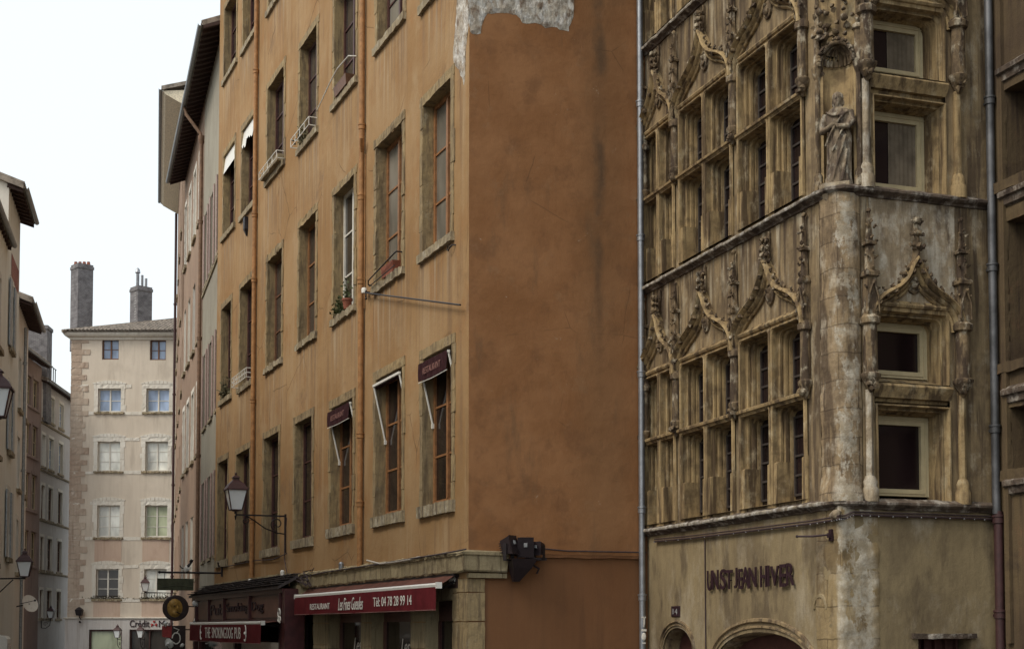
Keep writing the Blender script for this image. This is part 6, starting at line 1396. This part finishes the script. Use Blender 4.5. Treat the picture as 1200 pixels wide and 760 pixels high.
q = MB(RAW); q.tube([(0, 0, -.1), tuple(c)], .025, 6); q.tube([tuple(c-vD*.0+uD*.38), tuple(c+nD*.35)], .012, 5); q.lump(tuple(c+nD*.36), .045, 0, 1); q.build('arm', 'iron', e)
wall_lamp(L4, 59.5, 724, .55, .40, 'small far street lamp on the blue grey house at the bend')
a, z = L1.fr(6, 760, .3); e = L1.thing('wall_cabinet', 'white box with rounded lid low on the cream house, bottom left', 'cabinet', a, 0, z)
q = MB(FRONT); q.skin([[(-.5, o, z_) for o, z_ in ((0, -.2), (.4, -.2), (.4, .28), (.34, .36), (0, .4))], [(.5, o, z_) for o, z_ in ((0, -.2), (.4, -.2), (.4, .28), (.34, .36), (0, .4))]], True, True); q.build('cabinet_body', 'white_metal', e); q = MB(FRONT); q.box(-.45, .45, .4, .41, -.1, .15); q.build('cabinet_door', 'lens', e)

# ================================================================== GROUND
m = MB(RAW); S = 300; n = 30
m.add([(-900, -900, 0), (900, -900, 0), (900, 1500, 0), (-900, 1500, 0)], [(0, 1, 2, 3)]); g = m.build('street', 'asphalt', None); g['kind'] = 'structure'
def pave(pts, label):
    q = MB(RAW); n = len(pts); q.add([(x, y, z) for z in (.0, .12) for x, y in pts], [list(range(n, 2*n))]+[(i, (i+1) % n, (i+1) % n+n, i+n) for i in range(n)]); o = q.build('pavement', 'paving', None); o['kind'] = 'structure'
w2 = lambda B, x, y: tuple((B.M @ Vector((x, y, 0))).xy)
pave([w2(O, OA, 0), w2(O, OA, -1.5), w2(O, 1.4, -1.5), w2(O, 1.4, 3.0), w2(O, .0, 3.0), w2(O, 0, 0)], '')
pave([w2(G_, GL, 0), w2(G_, GL, -1.1), w2(G_, 1.0, -1.1), w2(G_, 1.0, GR), w2(G_, 0, GR), w2(G_, 0, 0)], '')
pave([w2(L1, -31, -1.2), w2(L1, .0, -1.2), w2(L1, 0, 0), w2(L1, -31, 0)], '')

# ================================================================== CAMERA, LIGHT
cam = bpy.data.cameras.new('camera'); co = bpy.data.objects.new('camera', cam); COL.objects.link(co)
co.location = EYE; co.rotation_euler = (R(90)+PIT, 0, 0); cam.sensor_width = 36; cam.lens = 36*F/1200; cam.shift_y = (CY-380)/1200; cam.clip_end = 2000; cam.clip_start = .1
scn.camera = co
w = bpy.data.worlds.new('World'); scn.world = w; w.use_nodes = True
nt = w.node_tree; sky = nt.nodes.new('ShaderNodeTexSky'); sky.sky_type = 'NISHITA'; sky.sun_disc = False
EL, AZ = R(48), R(-127)      # sun height, and its compass bearing from +Y (negative: to the left)
sky.sun_elevation = EL; sky.sun_rotation = AZ; sky.air_density = 1.6; sky.dust_density = 7; sky.ozone_density = .6; sky.altitude = 100
bg = nt.nodes['Background']; mx = nt.nodes.new('ShaderNodeMix'); mx.data_type = 'RGBA'; mx.inputs[0].default_value = .82; mx.inputs[7].default_value = (5.75, 6.15, 6.35, 1)   # thin bright cloud veil over the clear sky
nt.links.new(sky.outputs[0], mx.inputs[6]); nt.links.new(mx.outputs[2], bg.inputs[0]); bg.inputs[1].default_value = .15
sl = bpy.data.lights.new('sun', 'SUN'); so = bpy.data.objects.new('sun', sl); COL.objects.link(so)
sl.energy = 1.5; sl.angle = R(25); sl.color = (1, .93, .82)
dirv = Vector((math.sin(AZ)*math.cos(EL), math.cos(AZ)*math.cos(EL), math.sin(EL)))
so.rotation_euler = dirv.to_track_quat('Z', 'Y').to_euler(); so.location = dirv*60
vs = scn.view_settings; vs.view_transform = 'Standard'; vs.look = 'None'; vs.exposure = .35; vs.gamma = 1
